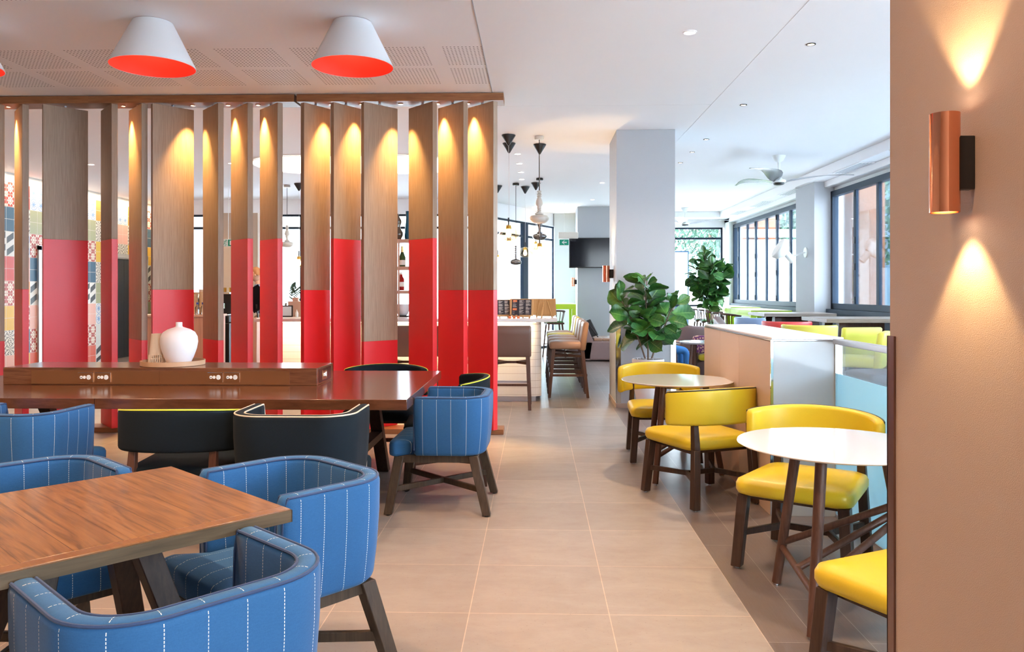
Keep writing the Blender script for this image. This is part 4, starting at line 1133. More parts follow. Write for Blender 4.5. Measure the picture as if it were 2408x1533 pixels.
# ================================================================ PENDANTS
def canopy(px, py): 
    return atZ(px, py, CZ-.004)
def pendant_glass(lb, px, cy, by, scale=1.0, cord='clear_cord', flare=False, grp=None):
    c = canopy(px, cy); t = thing('glass_pendant', lb, 'pendant lamp', c, 0, grp)
    zb = CAMH-(by-685)/FPX*(c.y/CC)-c.z
    if px > -1:
        MB().lathe([(.085, 0), (.085, -.006), (.012, -.125), (0, -.13)], n=28, caps=False).build('cone_canopy', 'black_metal', t)
    MB().tube([(0, 0, -.12), (.004, 0, zb*.5), (0, 0, zb+.10*scale)], .0022, 6).build('cord', cord, t)
    MB().cyl((0, 0, zb+.06*scale), (0, 0, zb+.15*scale), .009*scale, n=10).build('stem', 'black_metal', t)
    r = .115*scale
    prof = [(.02*scale, .075*scale), (r*.55, .06*scale), (r, -.03*scale), (r*1.02, -.04*scale), (r*.70, -.075*scale), (r*.45, -.085*scale)]
    if flare: prof = [(.02*scale, .06*scale), (r*.5, .05*scale), (r*.55, -.01), (r*1.15, -.018), (r*1.15, -.024), (r*.5, -.03), (r*.42, -.075*scale)]
    MB().lathe(prof, c=(0, 0, zb), n=28, caps=False).build('glass_shade', 'amber_glass', t)
    MB().lathe([(.012*scale, .055*scale), (.018*scale, .02*scale), (.030*scale, -.025*scale), (.022*scale, -.055*scale), (0, -.065*scale)], c=(0, 0, zb), n=16, caps=False).build('bulb', 'bulb', t)
    MB().cyl((0, 0, zb+.03*scale), (0, 0, zb+.075*scale), .03*scale, .024*scale, 18).build('lamp_holder', 'gold_foil', t)
    return t
pendant_glass('amber glass pendant with black cone canopy, upper one nearest the screen end', 1196, 318, 545, 1.15)
pendant_glass('flat brimmed amber glass pendant just below the upper one by the screen end', 1197, 337, 572, 1.05, flare=True)
pendant_glass('amber glass pendant hanging lowest right, under the grey turned pendant', 1269, 340, 586, 1.1)
pendant_glass('small amber glass pendant above the middle of the bar, before the dark mullion', 1235, 439, 592, 1.15)
pendant_glass('small brimmed amber glass pendant left of the black turned pendant', 1260, 430, 577, .95, flare=True)
pendant_glass('small brimmed amber glass pendant half hidden by the screen end', 1170, 437, 608, 1.0, flare=True)
pendant_glass('amber glass pendant glimpsed between the ninth and tenth blades of the screen', 703, 432, 614, 1.25)
def pendant_turned(lb, px, cy, top, bot, mat, can, style, sc=1.0):
    c = canopy(px, cy); t = thing('turned_pendant', lb, 'pendant lamp', c)
    k = (c.y/CC)/FPX; zt = CAMH-(top-685)*k-c.z; zb = CAMH-(bot-685)*k-c.z; H = zt-zb
    MB().lathe([(.0, 0), (.055, 0), (.058, -.006), (.058, -.034), (.05, -.04), (0, -.04)], n=28, caps=False).build('canopy', can, t)
    MB().cyl((0, 0, -.04), (0, 0, zt), .005, n=8).build('rod', 'black_metal', t)
    if style == 0:
        pr = [(0, 1), (.05, .995), (.085, .97), (.085, .95), (.05, .92), (.06, .91), (.10, .88), (.055, .85), (.10, .83), (.055, .80), (.11, .70), (.13, .62), (.13, .58), (.07, .50), (.085, .46), (.055, .43), (.085, .40), (.055, .37), (.09, .33), (.16, .30), (.16, .28), (.12, .265), (.30, .235), (.36, .17), (.36, .12), (.28, .05), (.20, .015), (0, 0)]
    else:
        pr = [(0, 1), (.04, .99)]
        for i in range(6):
            z = .95-i*.105; pr += [(.035, z+.03), (.085, z), (.085, z-.03), (.035, z-.055)]
        pr += [(.05, .33), (.12, .30), (.28, .26), (.37, .17), (.37, .10), (.28, .03), (0, 0)]
    rs = .62 if style else .55
    MB().lathe([(r*H*rs*sc, zb+z*H) for r, z in reversed(pr)], n=28, caps=False).build('turned_body', mat, t, smooth=50)
    return t
MT['lamp_grey'] = plain('pale grey lacquer', (.60, .57, .52), .3)
MT['lamp_pewter'] = plain('pewter lacquer', (.16, .15, .15), .18, .7)
pendant_turned('tall pale grey turned spindle pendant, the largest over the bar', 1268, 321, 448, 526, 'lamp_grey', 'lamp_grey', 0, 1.5)
pendant_turned('dark bell shaped turned pendant behind the tall grey one', 1269, 419, 505, 565, 'lamp_pewter', 'black_metal', 0, 1.45)
pendant_turned('pewter beaded pendant with squashed ball foot hanging before the dark mullion', 1213, 431, 577, 623, 'lamp_pewter', 'black_metal', 1, 1.3)
pendant_turned('cream turned pendant glimpsed between the ninth and tenth blades of the screen', 675, 436, 528, 581, 'lamp_grey', 'lamp_grey', 0, 1.5)

# ================================================================ TV, SIGNS, BLIND
t = thing('television', 'flat black television mounted on the far pillar', 'television', (1.36, 17.72, 2.24))
MB().bb(-.62, .62, -.03, .03, -.335, .335).build('housing', 'black_metal', t, bevel=.006)
MB().bb(-.60, .60, -.0325, -.0305, -.315, .315).build('screen', 'screen_black', t)
MB().bb(-.05, .05, .03, .2795, -.08, .08).build('wall_bracket', 'black_metal', t)
p = atY(1327, 570, 17.2)
t = thing('exit_sign', 'green exit sign with a white left arrow hanging beside the television', 'exit sign', (p.x, 17.2, p.z))
MB().bb(-.11, .10, -.012, .012, -.075, .075).build('sign_plate', 'sign_white', t, bevel=.003)
MB().bb(-.104, .094, -.0145, -.0125, -.060, .060).build('green_face', 'green_sign', t)
m = MB(); pts = [(-.055, 0), (-.005, .042), (.012, .042), (-.025, .011), (.05, .011), (.05, -.011), (-.025, -.011), (.012, -.042), (-.005, -.042)]
m.loft([[Vector((x, -.0165, z)) for x, z in pts], [Vector((x, -.0148, z)) for x, z in pts]]).build('arrow', 'sign_white', t)
MB().bb(-.13, .30, -.05, .05, .085, .22).build('light_box', 'blind', t, bevel=.01)
MB().bb(-.004, .004, -.004, .004, .22, CZ-.005-p.z).build('hanger', 'sign_white', t)
p = atY(537, 571, 14.6)
t = thing('exit_sign', 'green running person exit sign glimpsed between the seventh and eighth blades', 'exit sign', (p.x, 14.6, p.z))
MB().bb(-.15, .15, -.012, .012, -.07, .07).build('sign_plate', 'sign_white', t, bevel=.003)
MB().bb(.0, .14, -.0145, -.0125, -.060, .060).build('green_face', 'green_sign', t)
m = MB(); m.cyl((-.035, -.018, .048), (-.035, -.0145, .048), .011, n=12)
for a, c in (((-.045, .035), (-.065, -.01)), ((-.065, -.01), (-.10, -.055)), ((-.065, -.01), (-.035, -.025)), ((-.035, -.025), (-.05, -.06)), ((-.045, .03), (-.01, .01)), ((-.047, .03), (-.09, .02))):
    m.bar((a[0], -.0165, a[1]), (c[0], -.0165, c[1]), .004, .013, up=(0, 1, 0))
m.build('running_figure', 'green_sign', t)
MB().bb(.03, .09, -.0165, -.0147, -.04, .04).build('door_symbol', 'sign_white', t)
MB().bb(-.004, .004, -.004, .004, .07, CZ-.005-p.z).build('hanger', 'sign_white', t)
# beige back bar wall piece seen between blades 7 and 8
x0 = atY(518, 500, 15.2).x; x1 = atY(606, 500, 15.2).x
struct(MB().bb(x0, x1, 15.2, 15.4, 0, 2.9).build('wall_bar_back', plain('warm beige paint', (.55, .42, .32), .7)))

# ================================================================ CEILING FANS, FLOODLIGHT
def fan(label, x, y, a0):
    t = thing('ceiling_fan', label, 'ceiling fan', (x, y, CZ-.003), a0)
    MB().lathe([(0, 0), (.092, 0), (.092, -.012), (.06, -.075), (.018, -.10), (.016, -.25), (.03, -.31), (.055, -.335), (.09, -.345), (.10, -.365), (.085, -.385)], n=32, caps=False).build('motor_mount', 'sign_white', t)
    MB().lathe([(.075, -.385), (.07, -.41), (.03, -.42), (0, -.42)], n=28, caps=False).build('motor_cap', 'black_metal', t)
    for k in range(3):
        a = 2*pi*k/3; m = MB(); rings = []
        for i in range(9):
            f = i/8; r = .08+f*.92; w = (.05+.10*sin(pi*min(1, f*1.15)**.8))*(1-.65*f*f)
            tw = .45*(1-f)+.12; z = -.365+.05*sin(f*pi*.9)+.05*f
            sw = .10*sin(f*pi)
            ring = []
            for s_, zz in ((-1, 0), (-.5, .006), (0, .008), (.5, .006), (1, 0), (.5, -.002), (0, 0), (-.5, -.002)):
                px_ = r; py_ = s_*w*cos(tw)*.9+sw; pz_ = z+s_*w*sin(tw)*.45+zz
                ring.append(Vector((px_*cos(a)-py_*sin(a), px_*sin(a)+py_*cos(a), pz_)))
            rings.append(ring)
        m.loft(rings).build('blade', 'chrome_blade', t, smooth=70)
    return t
MT['chrome_blade'] = plain('polished blade', (.40, .41, .43), .2, .8)
f0 = fan('white ceiling fan with three polished blades, nearer the viewer', 3.425, 11.3, R(-8))
dup(f0, (3.42, 18.3, 0+CZ-.003), R(-2), 'white ceiling fan with three polished blades, in the far corner')
# theatre floodlight on the pier
t = thing('wall_floodlight', 'white studio style floodlight on the grey pier between the windows', 'wall lamp', (4.5, 13.35, 2.03))
MB().cyl((0, 0, 0), (-.02, 0, 0), .085, n=28).build('wall_plate', 'sign_white', t)
MB().bar((-.02, 0, 0), (-.26, -.08, -.07), .02).build('arm', 'sign_white', t)
ax = Matrix.Rotation(R(-128), 3, 'Y')
m = MB().lathe([(.17, .15), (.185, .13), (.17, .06), (.10, .0), (.07, -.02)], c=(-.38, -.12, .0), n=36, caps=False, ax=Matrix.Rotation(R(-58), 3, 'Y'))
m.build('shade', 'sign_white', t, smooth=60)
MB().lathe([(.168, .148), (0, .160)], c=(-.38, -.12, .0), n=36, caps=False, ax=Matrix.Rotation(R(-58), 3, 'Y')).build('lens', plain('frosted lens', (.80, .72, .66), .3), t)
MB().lathe([(.055, -.02), (.055, -.20), (0, -.20)], c=(-.38, -.12, .0), n=24, caps=False, ax=Matrix.Rotation(R(-40), 3, 'Y')).build('rear_housing', 'sign_white', t)

# ================================================================ PLANTS
def leaf(m, base, d, L, W_, up, curl=.25, roll=0):
    d = d.normalized(); side = d.cross(up)
    if side.length < .01: side = Vector((1, 0, 0))
    side.normalize(); nn = side.cross(d).normalized()
    side = (side*cos(roll)+nn*sin(roll)).normalized(); nn = side.cross(d).normalized()
    vs = []; uv = []; n = 7
    for i in range(n+1):
        f = i/n
        w = W_*(.16+.84*sin(pi*min(1, f**1.25*.93+.02))**.8) if 0 < f < 1 else W_*.06
        w *= (.72+.5*f) if f < .85 else 1
        c = base+d*(L*f)-nn*(curl*L*f*f)
        for s_ in (-1, -.5, 0, .5, 1):
            wav = .05*L*sin(f*9+s_*2)*abs(s_)
            vs.append(c+side*(s_*w*.5)+nn*(abs(s_)**1.5*W_*.13+wav*.35)); uv.append((s_, f))
    fs = []
    for i in range(n):
        for j in range(4): fs.append((i*5+j, i*5+j+1, (i+1)*5+j+1, (i+1)*5+j))
    m.add(vs, fs, uv)
def fig(name, label, loc, stems, leafL, nleaf, seed, pot=None, spread=1.0):
    rr = random.Random(seed)
    t = thing(name, label, 'potted plant', loc)
    ms = MB(); ml = MB()
    for pts, t0 in stems:
        pts = [Vector(p) for p in pts]
        ms.tube(pts, [.011-.006*i/(len(pts)-1) for i in range(len(pts))], 8)
        segs = []
        tot = 0
        for i in range(len(pts)-1): segs.append((pts[i+1]-pts[i]).length); tot += segs[-1]
        k = 0; ang = rr.uniform(0, 6)
        N = int(nleaf*(1-t0)*tot/.6)
        for k in range(N):
            f = t0+(1-t0)*k/(N-1) ; s_ = f*tot; i = 0
            while i < len(segs)-1 and s_ > segs[i]: s_ -= segs[i]; i += 1
            p = pts[i].lerp(pts[i+1], min(1, s_/segs[i])); ax = (pts[i+1]-pts[i]).normalized()
            ang += 2.4+rr.uniform(-.3, .3)
            el = rr.uniform(-.35, .95)+.4*(f > .9)
            d = Vector((cos(ang)*cos(el), sin(ang)*cos(el), sin(el)))
            L = leafL*rr.uniform(.75, 1.12)*(.75 if f > .93 else 1)
            p2 = p+d*.035; ms.tube([p, p2], .0035, 5)
            leaf(ml, p2, d, L, L*.80, Vector((rr.uniform(-.7, .7), rr.uniform(-1.0, .3), 1)), rr.uniform(.05, .5), rr.uniform(-1.1, 1.1))
    return t, ms, ml
pz = .62
PX, PY = atY(1524, 850, 9.10).x, 9.10
st = [([(0, 0, pz-.04), (.0, .0, .80), (-.02, -.01, 1.10), (-.03, -.02, 1.34), (-.02, -.04, 1.50)], .22),
      ([(-.02, 0, pz-.04), (-.08, .0, .76), (-.15, .0, .95), (-.22, -.02, 1.16), (-.33, -.02, 1.30)], .34),
      ([(.03, 0, pz-.04), (.10, .0, .80), (.19, -.02, 1.0), (.24, -.03, 1.14), (.31, -.03, 1.24)], .36)]
t, ms, ml = fig('potted_fiddle_leaf_fig', 'fiddle leaf fig in a tall white pot at the foot of the grey pillar', (PX, PY, 0), st, .245, 27, 5)
ms.build('stems', 'bark', t); ml.build('foliage', 'leaf', t, smooth=80)
MB().lathe([(0, 0), (.10, 0), (.11, .01), (.155, .25), (.178, .45), (.182, .60), (.180, .612), (.168, .612), (.168, .585), (0, .585)], n=48, caps=False).build('pot', 'pot_white', t, smooth=60)
m = MB(); rr = random.Random(4)
for k in range(90):
    a = rr.uniform(0, 6.28); q = sqrt(rr.random())*.155; s_ = rr.uniform(.010, .018)
    m.lathe([(0, -s_*.6), (s_*.8, -s_*.35), (s_, 0), (s_*.8, s_*.4), (0, s_*.6)], c=(q*cos(a), q*sin(a), .592+rr.uniform(0, .018)), n=8, caps=False)
o = m.build('pebbles', 'pebble', t); o['kind'] = 'stuff'
# far tree
FX, FY = atY(1664, 700, 16.3).x, 16.3
st = [([(0, 0, 0), (.01, 0, .7), (-.01, 0, 1.3), (-.04, 0, 1.7), (-.06, 0, 2.12)], .50),
      ([(.0, 0, .45), (.10, .02, 1.1), (.15, .02, 1.6), (.10, 0, 2.0)], .40),
      ([(.01, 0, .9), (-.13, 0, 1.3), (-.20, 0, 1.62), (-.20, 0, 1.9)], .25), ([(.08, 0, 1.0), (.22, 0, 1.3), (.28, 0, 1.6), (.27, 0, 1.9)], .2),
      ([(0, 0, 1.3), (.0, -.2, 1.6), (.05, -.2, 1.9)], .2)]
t, ms, ml = fig('fiddle_leaf_tree', 'taller bushy fiddle leaf fig tree in the far corner by the lime table', (FX, FY, 0), st, .25, 30, 9)
ms.build('stems', 'bark', t); ml.build('foliage', 'leaf', t, smooth=80)
MB().lathe([(0, 0), (.16, 0), (.2, .35), (.19, .36), (.0, .33)], n=28, caps=False).build('pot', 'pot_white', t)
# palm frond plant behind the bar
p = atY(672, 690, 15.6)
t = thing('potted_palm', 'slender palm in front of the back windows, seen through the screen', 'potted plant', (p.x, 15.6, 0))
ms = MB(); ml = MB()
for i, (dx, dz, z0) in enumerate(((.33, .20, 1.0), (.28, .34, 1.1), (-.30, .25, 1.0), (.26, -.08, .95), (-.25, .05, .9), (.1, .4, 1.1), (.3, .02, .85))):
    pts = [Vector((0, 0, z0)), Vector((dx*.4, 0, z0+dz*.7)), Vector((dx*.8, .02, z0+dz)), Vector((dx*1.2, .03, z0+dz*.75))]
    ms.tube(pts, .006, 6)
    for k in range(12):
        f = .25+.75*k/11; j = min(2, int(f*3)); q = pts[j].lerp(pts[j+1], f*3-j if f*3-j <= 1 else 1)
        for s_ in (-1, 1):
            leaf(ml, q, Vector((.8*(1 if dx > 0 else -1), .3*s_, .55*s_)), .20*(1-.4*f), .022, Vector((0, 1, 0)), .2)
ms.tube([(0, 0, .3), (0, 0, 1.15)], .02, 8)
ms.build('stems', 'bark', t); ml.build('fronds', 'tree_leaf', t)
MB().lathe([(0, 0), (.15, 0), (.2, .35), (.18, .36), (.0, .33)], n=28, caps=False).build('pot', 'pot_white', t)

# ================================================================ LIME TABLES AND SPINDLE STOOLS
def lime_table(lb, x0, x1, y0, y1, z=1.06, mat='lime', top='lime_pale'):
    cx, cy = (x0+x1)/2, (y0+y1)/2; hx, hy = (x1-x0)/2, (y1-y0)/2
    t = thing('lime_table', lb, 'high table', (cx, cy, 0))
    MB().bb(-hx, hx, -hy, hy, z-.004, z).build('table_surface', top, t)
    MB().bb(-hx, hx, -hy, hy, z-.11, z-.0045).build('apron', mat, t, bevel=.003)
    for sx, sy in ((-1, -1), (1, -1), (1, 1), (-1, 1)):
        MB().bb(sx*hx-(.09 if sx > 0 else 0), sx*hx+(.09 if sx < 0 else 0), sy*hy-(.09 if sy > 0 else 0), sy*hy+(.09 if sy < 0 else 0), 0, z-.111).build('leg', mat, t)
    return t
lime_table('lime green high table along the side windows, far one', 3.97, 4.57, 16.3, 18.7, 1.06)
lime_table('lime green high table along the side windows, near one', 3.75, 4.46, 13.95, 15.9, 1.05)
lime_table('lime green high table by the slanted back window, left of the far pillar', .02, .86, 17.0, 18.5, 1.11)
def spindle_stool(lb, loc, rz, grp=None, seatm='olive_bench'):
    t = thing('spindle_stool', lb, 'bar stool', loc, rz, grp)
    MB().prism(rrect(.19, .18, .06, 5), .70, .735).build('seat', 'mid_wood', t)
    MB().prism(rrect(.17, .16, .06, 5), .7352, .76).build('seat_pad', 'lime_seat', t)
    P = [Vector((.215*cos(a), -.02-.20*sin(a)*1.0, .96+.02*sin(a))) for a in [pi*k/14 for k in range(15)]]
    P = [Vector((.22, .10, .94))]+P+[Vector((-.22, .10, .94))]
    MB().tube(P, .018, 8).build('back_rail', 'mid_wood', t)
    for k in range(7):
        a = pi*(k+.5)/7
        MB().cyl((.165*cos(a), -.02-.155*sin(a), .735), (.213*cos(a), -.02-.198*sin(a), .955), .008, n=8).build('spindle', 'mid_wood', t)
    for x, y in ((-.2, .19), (.2, .19), (.2, -.2), (-.2, -.2)):
        MB().cyl((x, y, 0), (x*.7, y*.7, .70), .014, .018, 10).build('leg', 'mid_wood', t)
    MB().cyl((-.185, .18, .28), (.185, .18, .28), .010, n=8).cyl((-.185, -.185, .30), (.185, -.185, .30), .010, n=8).build('foot_rail', 'mid_wood', t)
    return t
MT['lime_seat'] = plain('green seat pad', (.05, .22, .05), .5)
sp = spindle_stool('dark spindle back stool tucked under the lime green table by the side windows', (3.77, 18.1, 0), -pi/2, 'spindle stools at the lime table by the side windows')
for y in (17.45, 16.75): dup(sp, (3.77, y, 0), -pi/2)
for y in (15.6, 15.0, 14.4): dup(sp, (3.54, y, 0), -pi/2)
dup(sp, (.38, 16.55, 0), 0.2, 'spindle back stool at the lime table, nearer the far pillar', 'pair')['group'] = 'pair of spindle stools by the slanted window'
dup(sp, (-.12, 16.75, 0), .1, 'dark spindle back stool at the lime table by the slanted window, nearer the bar', 'pair')['group'] = 'pair of spindle stools by the slanted window'
# high timber tables
def high_table(lb, x0, x1, y0, y1, z=1.055):
    cx, cy = (x0+x1)/2, (y0+y1)/2; hx, hy = (x1-x0)/2, (y1-y0)/2
    t = thing('high_table', lb, 'high table', (cx, cy, 0))
    MB().bb(-hx, hx, -hy, hy, z-.048, z).build('tabletop', 'grey_wood', t, bevel=.003)
    for sx in (-1, 1):
        for sy in (-1, 1):
            MB().leg((sx*(hx-.16), sy*(hy-.08), 0), (sx*(hx-.26), sy*(hy-.22), z-.049), .09, .10).build('leg', 'mid_wood', t, bevel=.003, seg=1)
    MB().bb(-hx+.3, hx-.3, -.03, .03, z-.24, z-.05).build('apron', 'mid_wood', t)
    return t
high_table('grey brown high timber table in front of the pier between the windows', 3.38, 4.44, 11.85, 12.75)
high_table('grey brown high timber table nearer the viewer, right of the first', 3.46, 4.62, 9.55, 10.45)
def armbar(lb, loc, rz, mat):
    """upholstered low bar chair with wrap back"""
    t = thing('bar_armchair', lb, 'bar chair', loc, rz)
    P = arc_back(.27, .22, .22, 16)
    r_, u_, eo, ei = sweep(P, .05, .70, 1.02, flare=.02, rt=.02)
    MB().loft(r_, uvr=u_).build('backrest', mat, t, smooth=60)
    cushion(rrect(.24, .22, .06, 5), .68, .78, .012, .025).build('seat', mat, t, smooth=50)
    for x, y in ((-.22, .22), (.22, .22), (.22, -.24), (-.22, -.24)):
        MB().leg((x, y, 0), (x*.85, y*.85, .685), .036, .044).build('leg', 'mid_wood', t, bevel=.002, seg=1)
    MB().bar((-.2, .2, .26), (.2, .2, .26), .02, .03).bar((-.2, -.215, .30), (.2, -.215, .30), .02, .03).bar((-.205, .2, .3), (-.205, -.22, .3), .02, .03).bar((.205, .2, .3), (.205, -.22, .3), .02, .03).build('foot_rail', 'mid_wood', t)
    return t
armbar('pale blue upholstered bar chair beyond the low partition, left of the red one', (3.02, 11.15, 0), R(-70), 'sky_blue')
armbar('red upholstered bar chair beyond the low partition', (3.05, 9.75, 0), R(-20), 'red_leather')
armbar('yellow upholstered bar chair beyond the low partition, wide backrest showing', (2.98, 8.75, 0), R(-25), 'yellow_pale')
bs = bar_stool('yellow bar stool beyond the glass screen, its seat above the handrail end', (3.22, 8.05, 0), R(60), 'yellow_pale')
bar_stool('grey leather bar stool beyond the glass screen beside the near pier', (2.83, 6.55, 0), R(95), 'grey_leather')
dup(bs, (3.55, 9.1, 0), R(10), 'yellow bar stool behind the leg of the nearer high table')
bar_stool('grey leather bar stool further back, right of the yellow stool', (3.98, 8.45, 0), R(100), 'mauve_leather')
# ================================================================ BOOTH, LOUNGE
t = thing('leather_booth', 'mauve brown leather booth bench with channelled back, left of the grey pillar', 'booth bench', (1.45, 16.0, 0))
MB().bb(-.53, .9, -.30, .6, .02, .40).build('base', 'mauve_leather', t, bevel=.03, seg=3)
m = MB()
for k in range(7): m.bb(-.30+k*.17, -.30+(k+1)*.17-.004, -.28, .6, .40, .455)
m.build('seat_cushion', 'tan_leather', t, bevel=.012, seg=2)
pr = []
for z, x0, x1 in ((.02, -.56, -.38), (.42, -.56, -.32), (.55, -.55, -.38), (.70, -.53, -.43), (.80, -.52, -.46), (.83, -.50, -.48)):
    pr.append([Vector((x0, -.30, z)), Vector((x1, -.30, z)), Vector((x1, .6, z)), Vector((x0, .6, z))])
MB().loft(pr).build('backrest', 'mauve_leather', t, bevel=.02)
t = thing('black_bag', 'black bag leaning on the back of the leather booth', 'bag', (1.02, 15.95, .459))
MB().bar((.09, 0, .0), (-.03, 0, .33), .30, .05, .22, .03, up=(0, 1, 0)).build('bag_body', 'black_metal', t, bevel=.015, seg=3)
MB().tube([(.0, 0, .30), (.10, -.08, .18), (.22, -.1, .01)], .01, 6).build('strap', 'black_metal', t)
# skin figure
def figure(t, J, E_, radii, mats):
    pass
def body(name, joints, edges, rad, mat, parent, sub=2):
    names = list(joints); me = bpy.data.meshes.new(name)
    me.from_pydata([joints[n] for n in names], [(names.index(a), names.index(c)) for a, c in edges], [])
    o = bpy.data.objects.new(name, me); COL.objects.link(o); o.parent = parent
    me.materials.append(MT[mat])
    sk = o.modifiers.new('skin', 'SKIN'); sk.use_smooth_shade = True
    L = me.skin_vertices[0].data
    for i, n in enumerate(names):
        r = rad[n]; r = r if isinstance(r, tuple) else (r, r); L[i].radius = r
        L[i].use_root = (i == 0)
    u = o.modifiers.new('sub', 'SUBSURF'); u.levels = sub; u.render_levels = sub
    return o
def hand(parent, w, d, up, side, L=.085):
    """short skinned fingers and a thumb leaving the palm at wrist point w, pointing along d"""
    w = Vector(w); d = Vector(d).normalized(); up = Vector(up).normalized(); s = d.cross(up).normalized()*side
    J = {'w': w, 'p1': w+d*.04, 'p2': w+d*.08}; E1 = [('w', 'p1'), ('p1', 'p2')]; rad = {'w': (.022, .018), 'p1': (.034, .014), 'p2': (.036, .013)}
    body('palm', J, E1, rad, 'skin', parent)
    for i in range(4):
        q = w+d*.085+s*(-.027+i*.018); l = (.062, .072, .068, .052)[i]; bend = -up
        body('finger', {'a': q, 'b': q+d*l*.5+bend*.006, 'c': q+d*l*.85+bend*.028}, [('a', 'b'), ('b', 'c')], {'a': .009, 'b': .0085, 'c': .007}, 'skin', parent, 1)
    q = w+d*.03-s*.03
    body('thumb', {'a': q, 'b': q+d*.025-s*.02, 'c': q+d*.05-s*.022-up*.01}, [('a', 'b'), ('b', 'c')], {'a': .012, 'b': .010, 'c': .008}, 'skin', parent, 1)
def head(t, c, yaw, tilt=0):
    h = bpy.data.objects.new('head', None); 
    m = MB(); rings = []
    for k in range(13):
        f = k/12; z = -.115+.235*f; r = .078*sqrt(max(.03, 1-((f-.56)/.58)**2)); ring = []
        for j in range(20):
            a = 2*pi*j/20; x = r*.92*cos(a); y = r*1.15*sin(a)
            if y > 0 and f < .35: y *= .9+.3*f
            if abs(a-pi/2) < .25 and .36 < f < .58: y += .020*(1-abs(f-.44)/.15 if abs(f-.44) < .15 else 0)
            ring.append(Vector((x, y, z)))
        rings.append(ring)
    m.loft(rings)
    for s_ in (-1, 1): m.lathe([(0, -.03), (.012, -.02), (.014, .01), (0, .03)], c=(s_*.075, -.005, .0), n=8, caps=False)
    o = m.build('head', 'skin', t, smooth=80); o.location = c; o.rotation_euler = (tilt, 0, yaw)
    e = MB()
    for s_ in (-1, 1): e.lathe([(0, -.008), (.009, -.004), (.009, .004), (0, .008)], c=(s_*.03, .078, .012), n=8, caps=False)
    e.bb(-.022, .022, .074, .083, -.052, -.047); e.build('face_features', 'black_metal', o)
    hr = MB(); rings = []
    for k in range(9):
        f = k/8; z = -.02+.155*f; r = .090*sqrt(max(.02, 1-(f*.97)**2.6)); rings.append([Vector((r*.95*cos(2*pi*j/18), r*1.12*sin(2*pi*j/18)-.016-(.018 if f < .6 else 0)*(1 if sin(2*pi*j/18) > 0 else 0)*1.6, z+(0.045 if (f < .1 and sin(2*pi*j/18) > .2) else 0))) for j in range(18)])
    hr.loft(rings).build('hair', 'hair', o, smooth=80)
p = atY(609, 760, 12.5)
t = thing('person', 'standing person in blue grey shirt and brown trousers behind the screen', 'person', (atY(609, 760, 12.9).x+.02, 12.9, 0), R(100))
body('trousers', {'pel': (0, 0, .93), 'hl': (-.10, 0, .86), 'hr': (.10, 0, .86), 'kl': (-.11, .03, .48), 'kr': (.11, .02, .48), 'al': (-.11, 0, .09), 'ar': (.11, -.02, .09), 'wst': (0, .0, 1.02)},
     [('pel', 'hl'), ('pel', 'hr'), ('hl', 'kl'), ('hr', 'kr'), ('kl', 'al'), ('kr', 'ar'), ('pel', 'wst')], {'pel': (.16, .12), 'hl': .095, 'hr': .095, 'kl': .068, 'kr': .068, 'al': .055, 'ar': .055, 'wst': (.15, .11)}, 'trousers', t)
body('shirt', {'a': (0, 0, 1.0), 'b': (0, .01, 1.2), 'c': (0, .02, 1.40), 'sl': (-.19, .02, 1.44), 'sr': (.19, .02, 1.44), 'el': (-.23, .02, 1.16), 'er': (.23, .06, 1.18), 'n': (0, .02, 1.5)},
     [('a', 'b'), ('b', 'c'), ('c', 'sl'), ('c', 'sr'), ('sl', 'el'), ('sr', 'er'), ('c', 'n')], {'a': (.16, .12), 'b': (.155, .11), 'c': (.17, .11), 'sl': .065, 'sr': .065, 'el': .05, 'er': .05, 'n': .06}, 'shirt', t)
body('skin_body', {'n0': (0, .02, 1.47), 'n1': (0, .04, 1.58)}, [('n0', 'n1')], {'n0': .052, 'n1': .05}, 'skin', t)
for s_ in (-1, 1):
    e = (s_*.23, .05, 1.18); w = (s_*.14, .27, 1.10)
    body('forearm', {'e': e, 'm': tuple((a+c)/2 for a, c in zip(e, w)), 'w': w}, [('e', 'm'), ('m', 'w')], {'e': .04, 'm': .036, 'w': .024}, 'skin', t)
    hand(t, w, (-s_*.3, .9, -.1), (0, 0, 1), s_)
    MB().bb(s_*.11-.045, s_*.11+.045, -.09, .16, 0, .08).build('shoe', 'black_metal', t, bevel=.02, seg=3)
head(t, (0, .07, 1.645), 0, R(-18))
# seated person in the booth, mostly behind the pillar
p = atY(1440, 770, 16.0)
t = thing('person', 'person in pale blue grey top seated on the leather booth', 'person', (p.x+.10, 16.1, .46), R(-90))
body('top', {'a': (0, 0, .06), 'b': (0, -.04, .25), 'c': (0, -.03, .46), 'sl': (-.18, -.02, .50), 'sr': (.18, -.02, .50), 'el': (-.23, .08, .24), 'er': (.23, .08, .24), 'n': (0, -.02, .56)},
     [('a', 'b'), ('b', 'c'), ('c', 'sl'), ('c', 'sr'), ('sl', 'el'), ('sr', 'er'), ('c', 'n')], {'a': (.17, .13), 'b': (.16, .12), 'c': (.17, .11), 'sl': .065, 'sr': .065, 'el': .052, 'er': .052, 'n': .06}, 'top_cloth', t) if False else None
MT['top_cloth'] = plain('pale denim top', (.30, .38, .47), .8)
body('top', {'a': (0, 0, .12), 'b': (0, -.04, .27), 'c': (0, -.03, .46), 'sl': (-.18, -.02, .50), 'sr': (.18, -.02, .50), 'el': (-.23, .08, .24), 'er': (.23, .08, .24), 'n': (0, -.02, .56)},
     [('a', 'b'), ('b', 'c'), ('c', 'sl'), ('c', 'sr'), ('sl', 'el'), ('sr', 'er'), ('c', 'n')], {'a': (.16, .12), 'b': (.16, .12), 'c': (.17, .11), 'sl': .065, 'sr': .065, 'el': .052, 'er': .052, 'n': .06}, 'top_cloth', t)
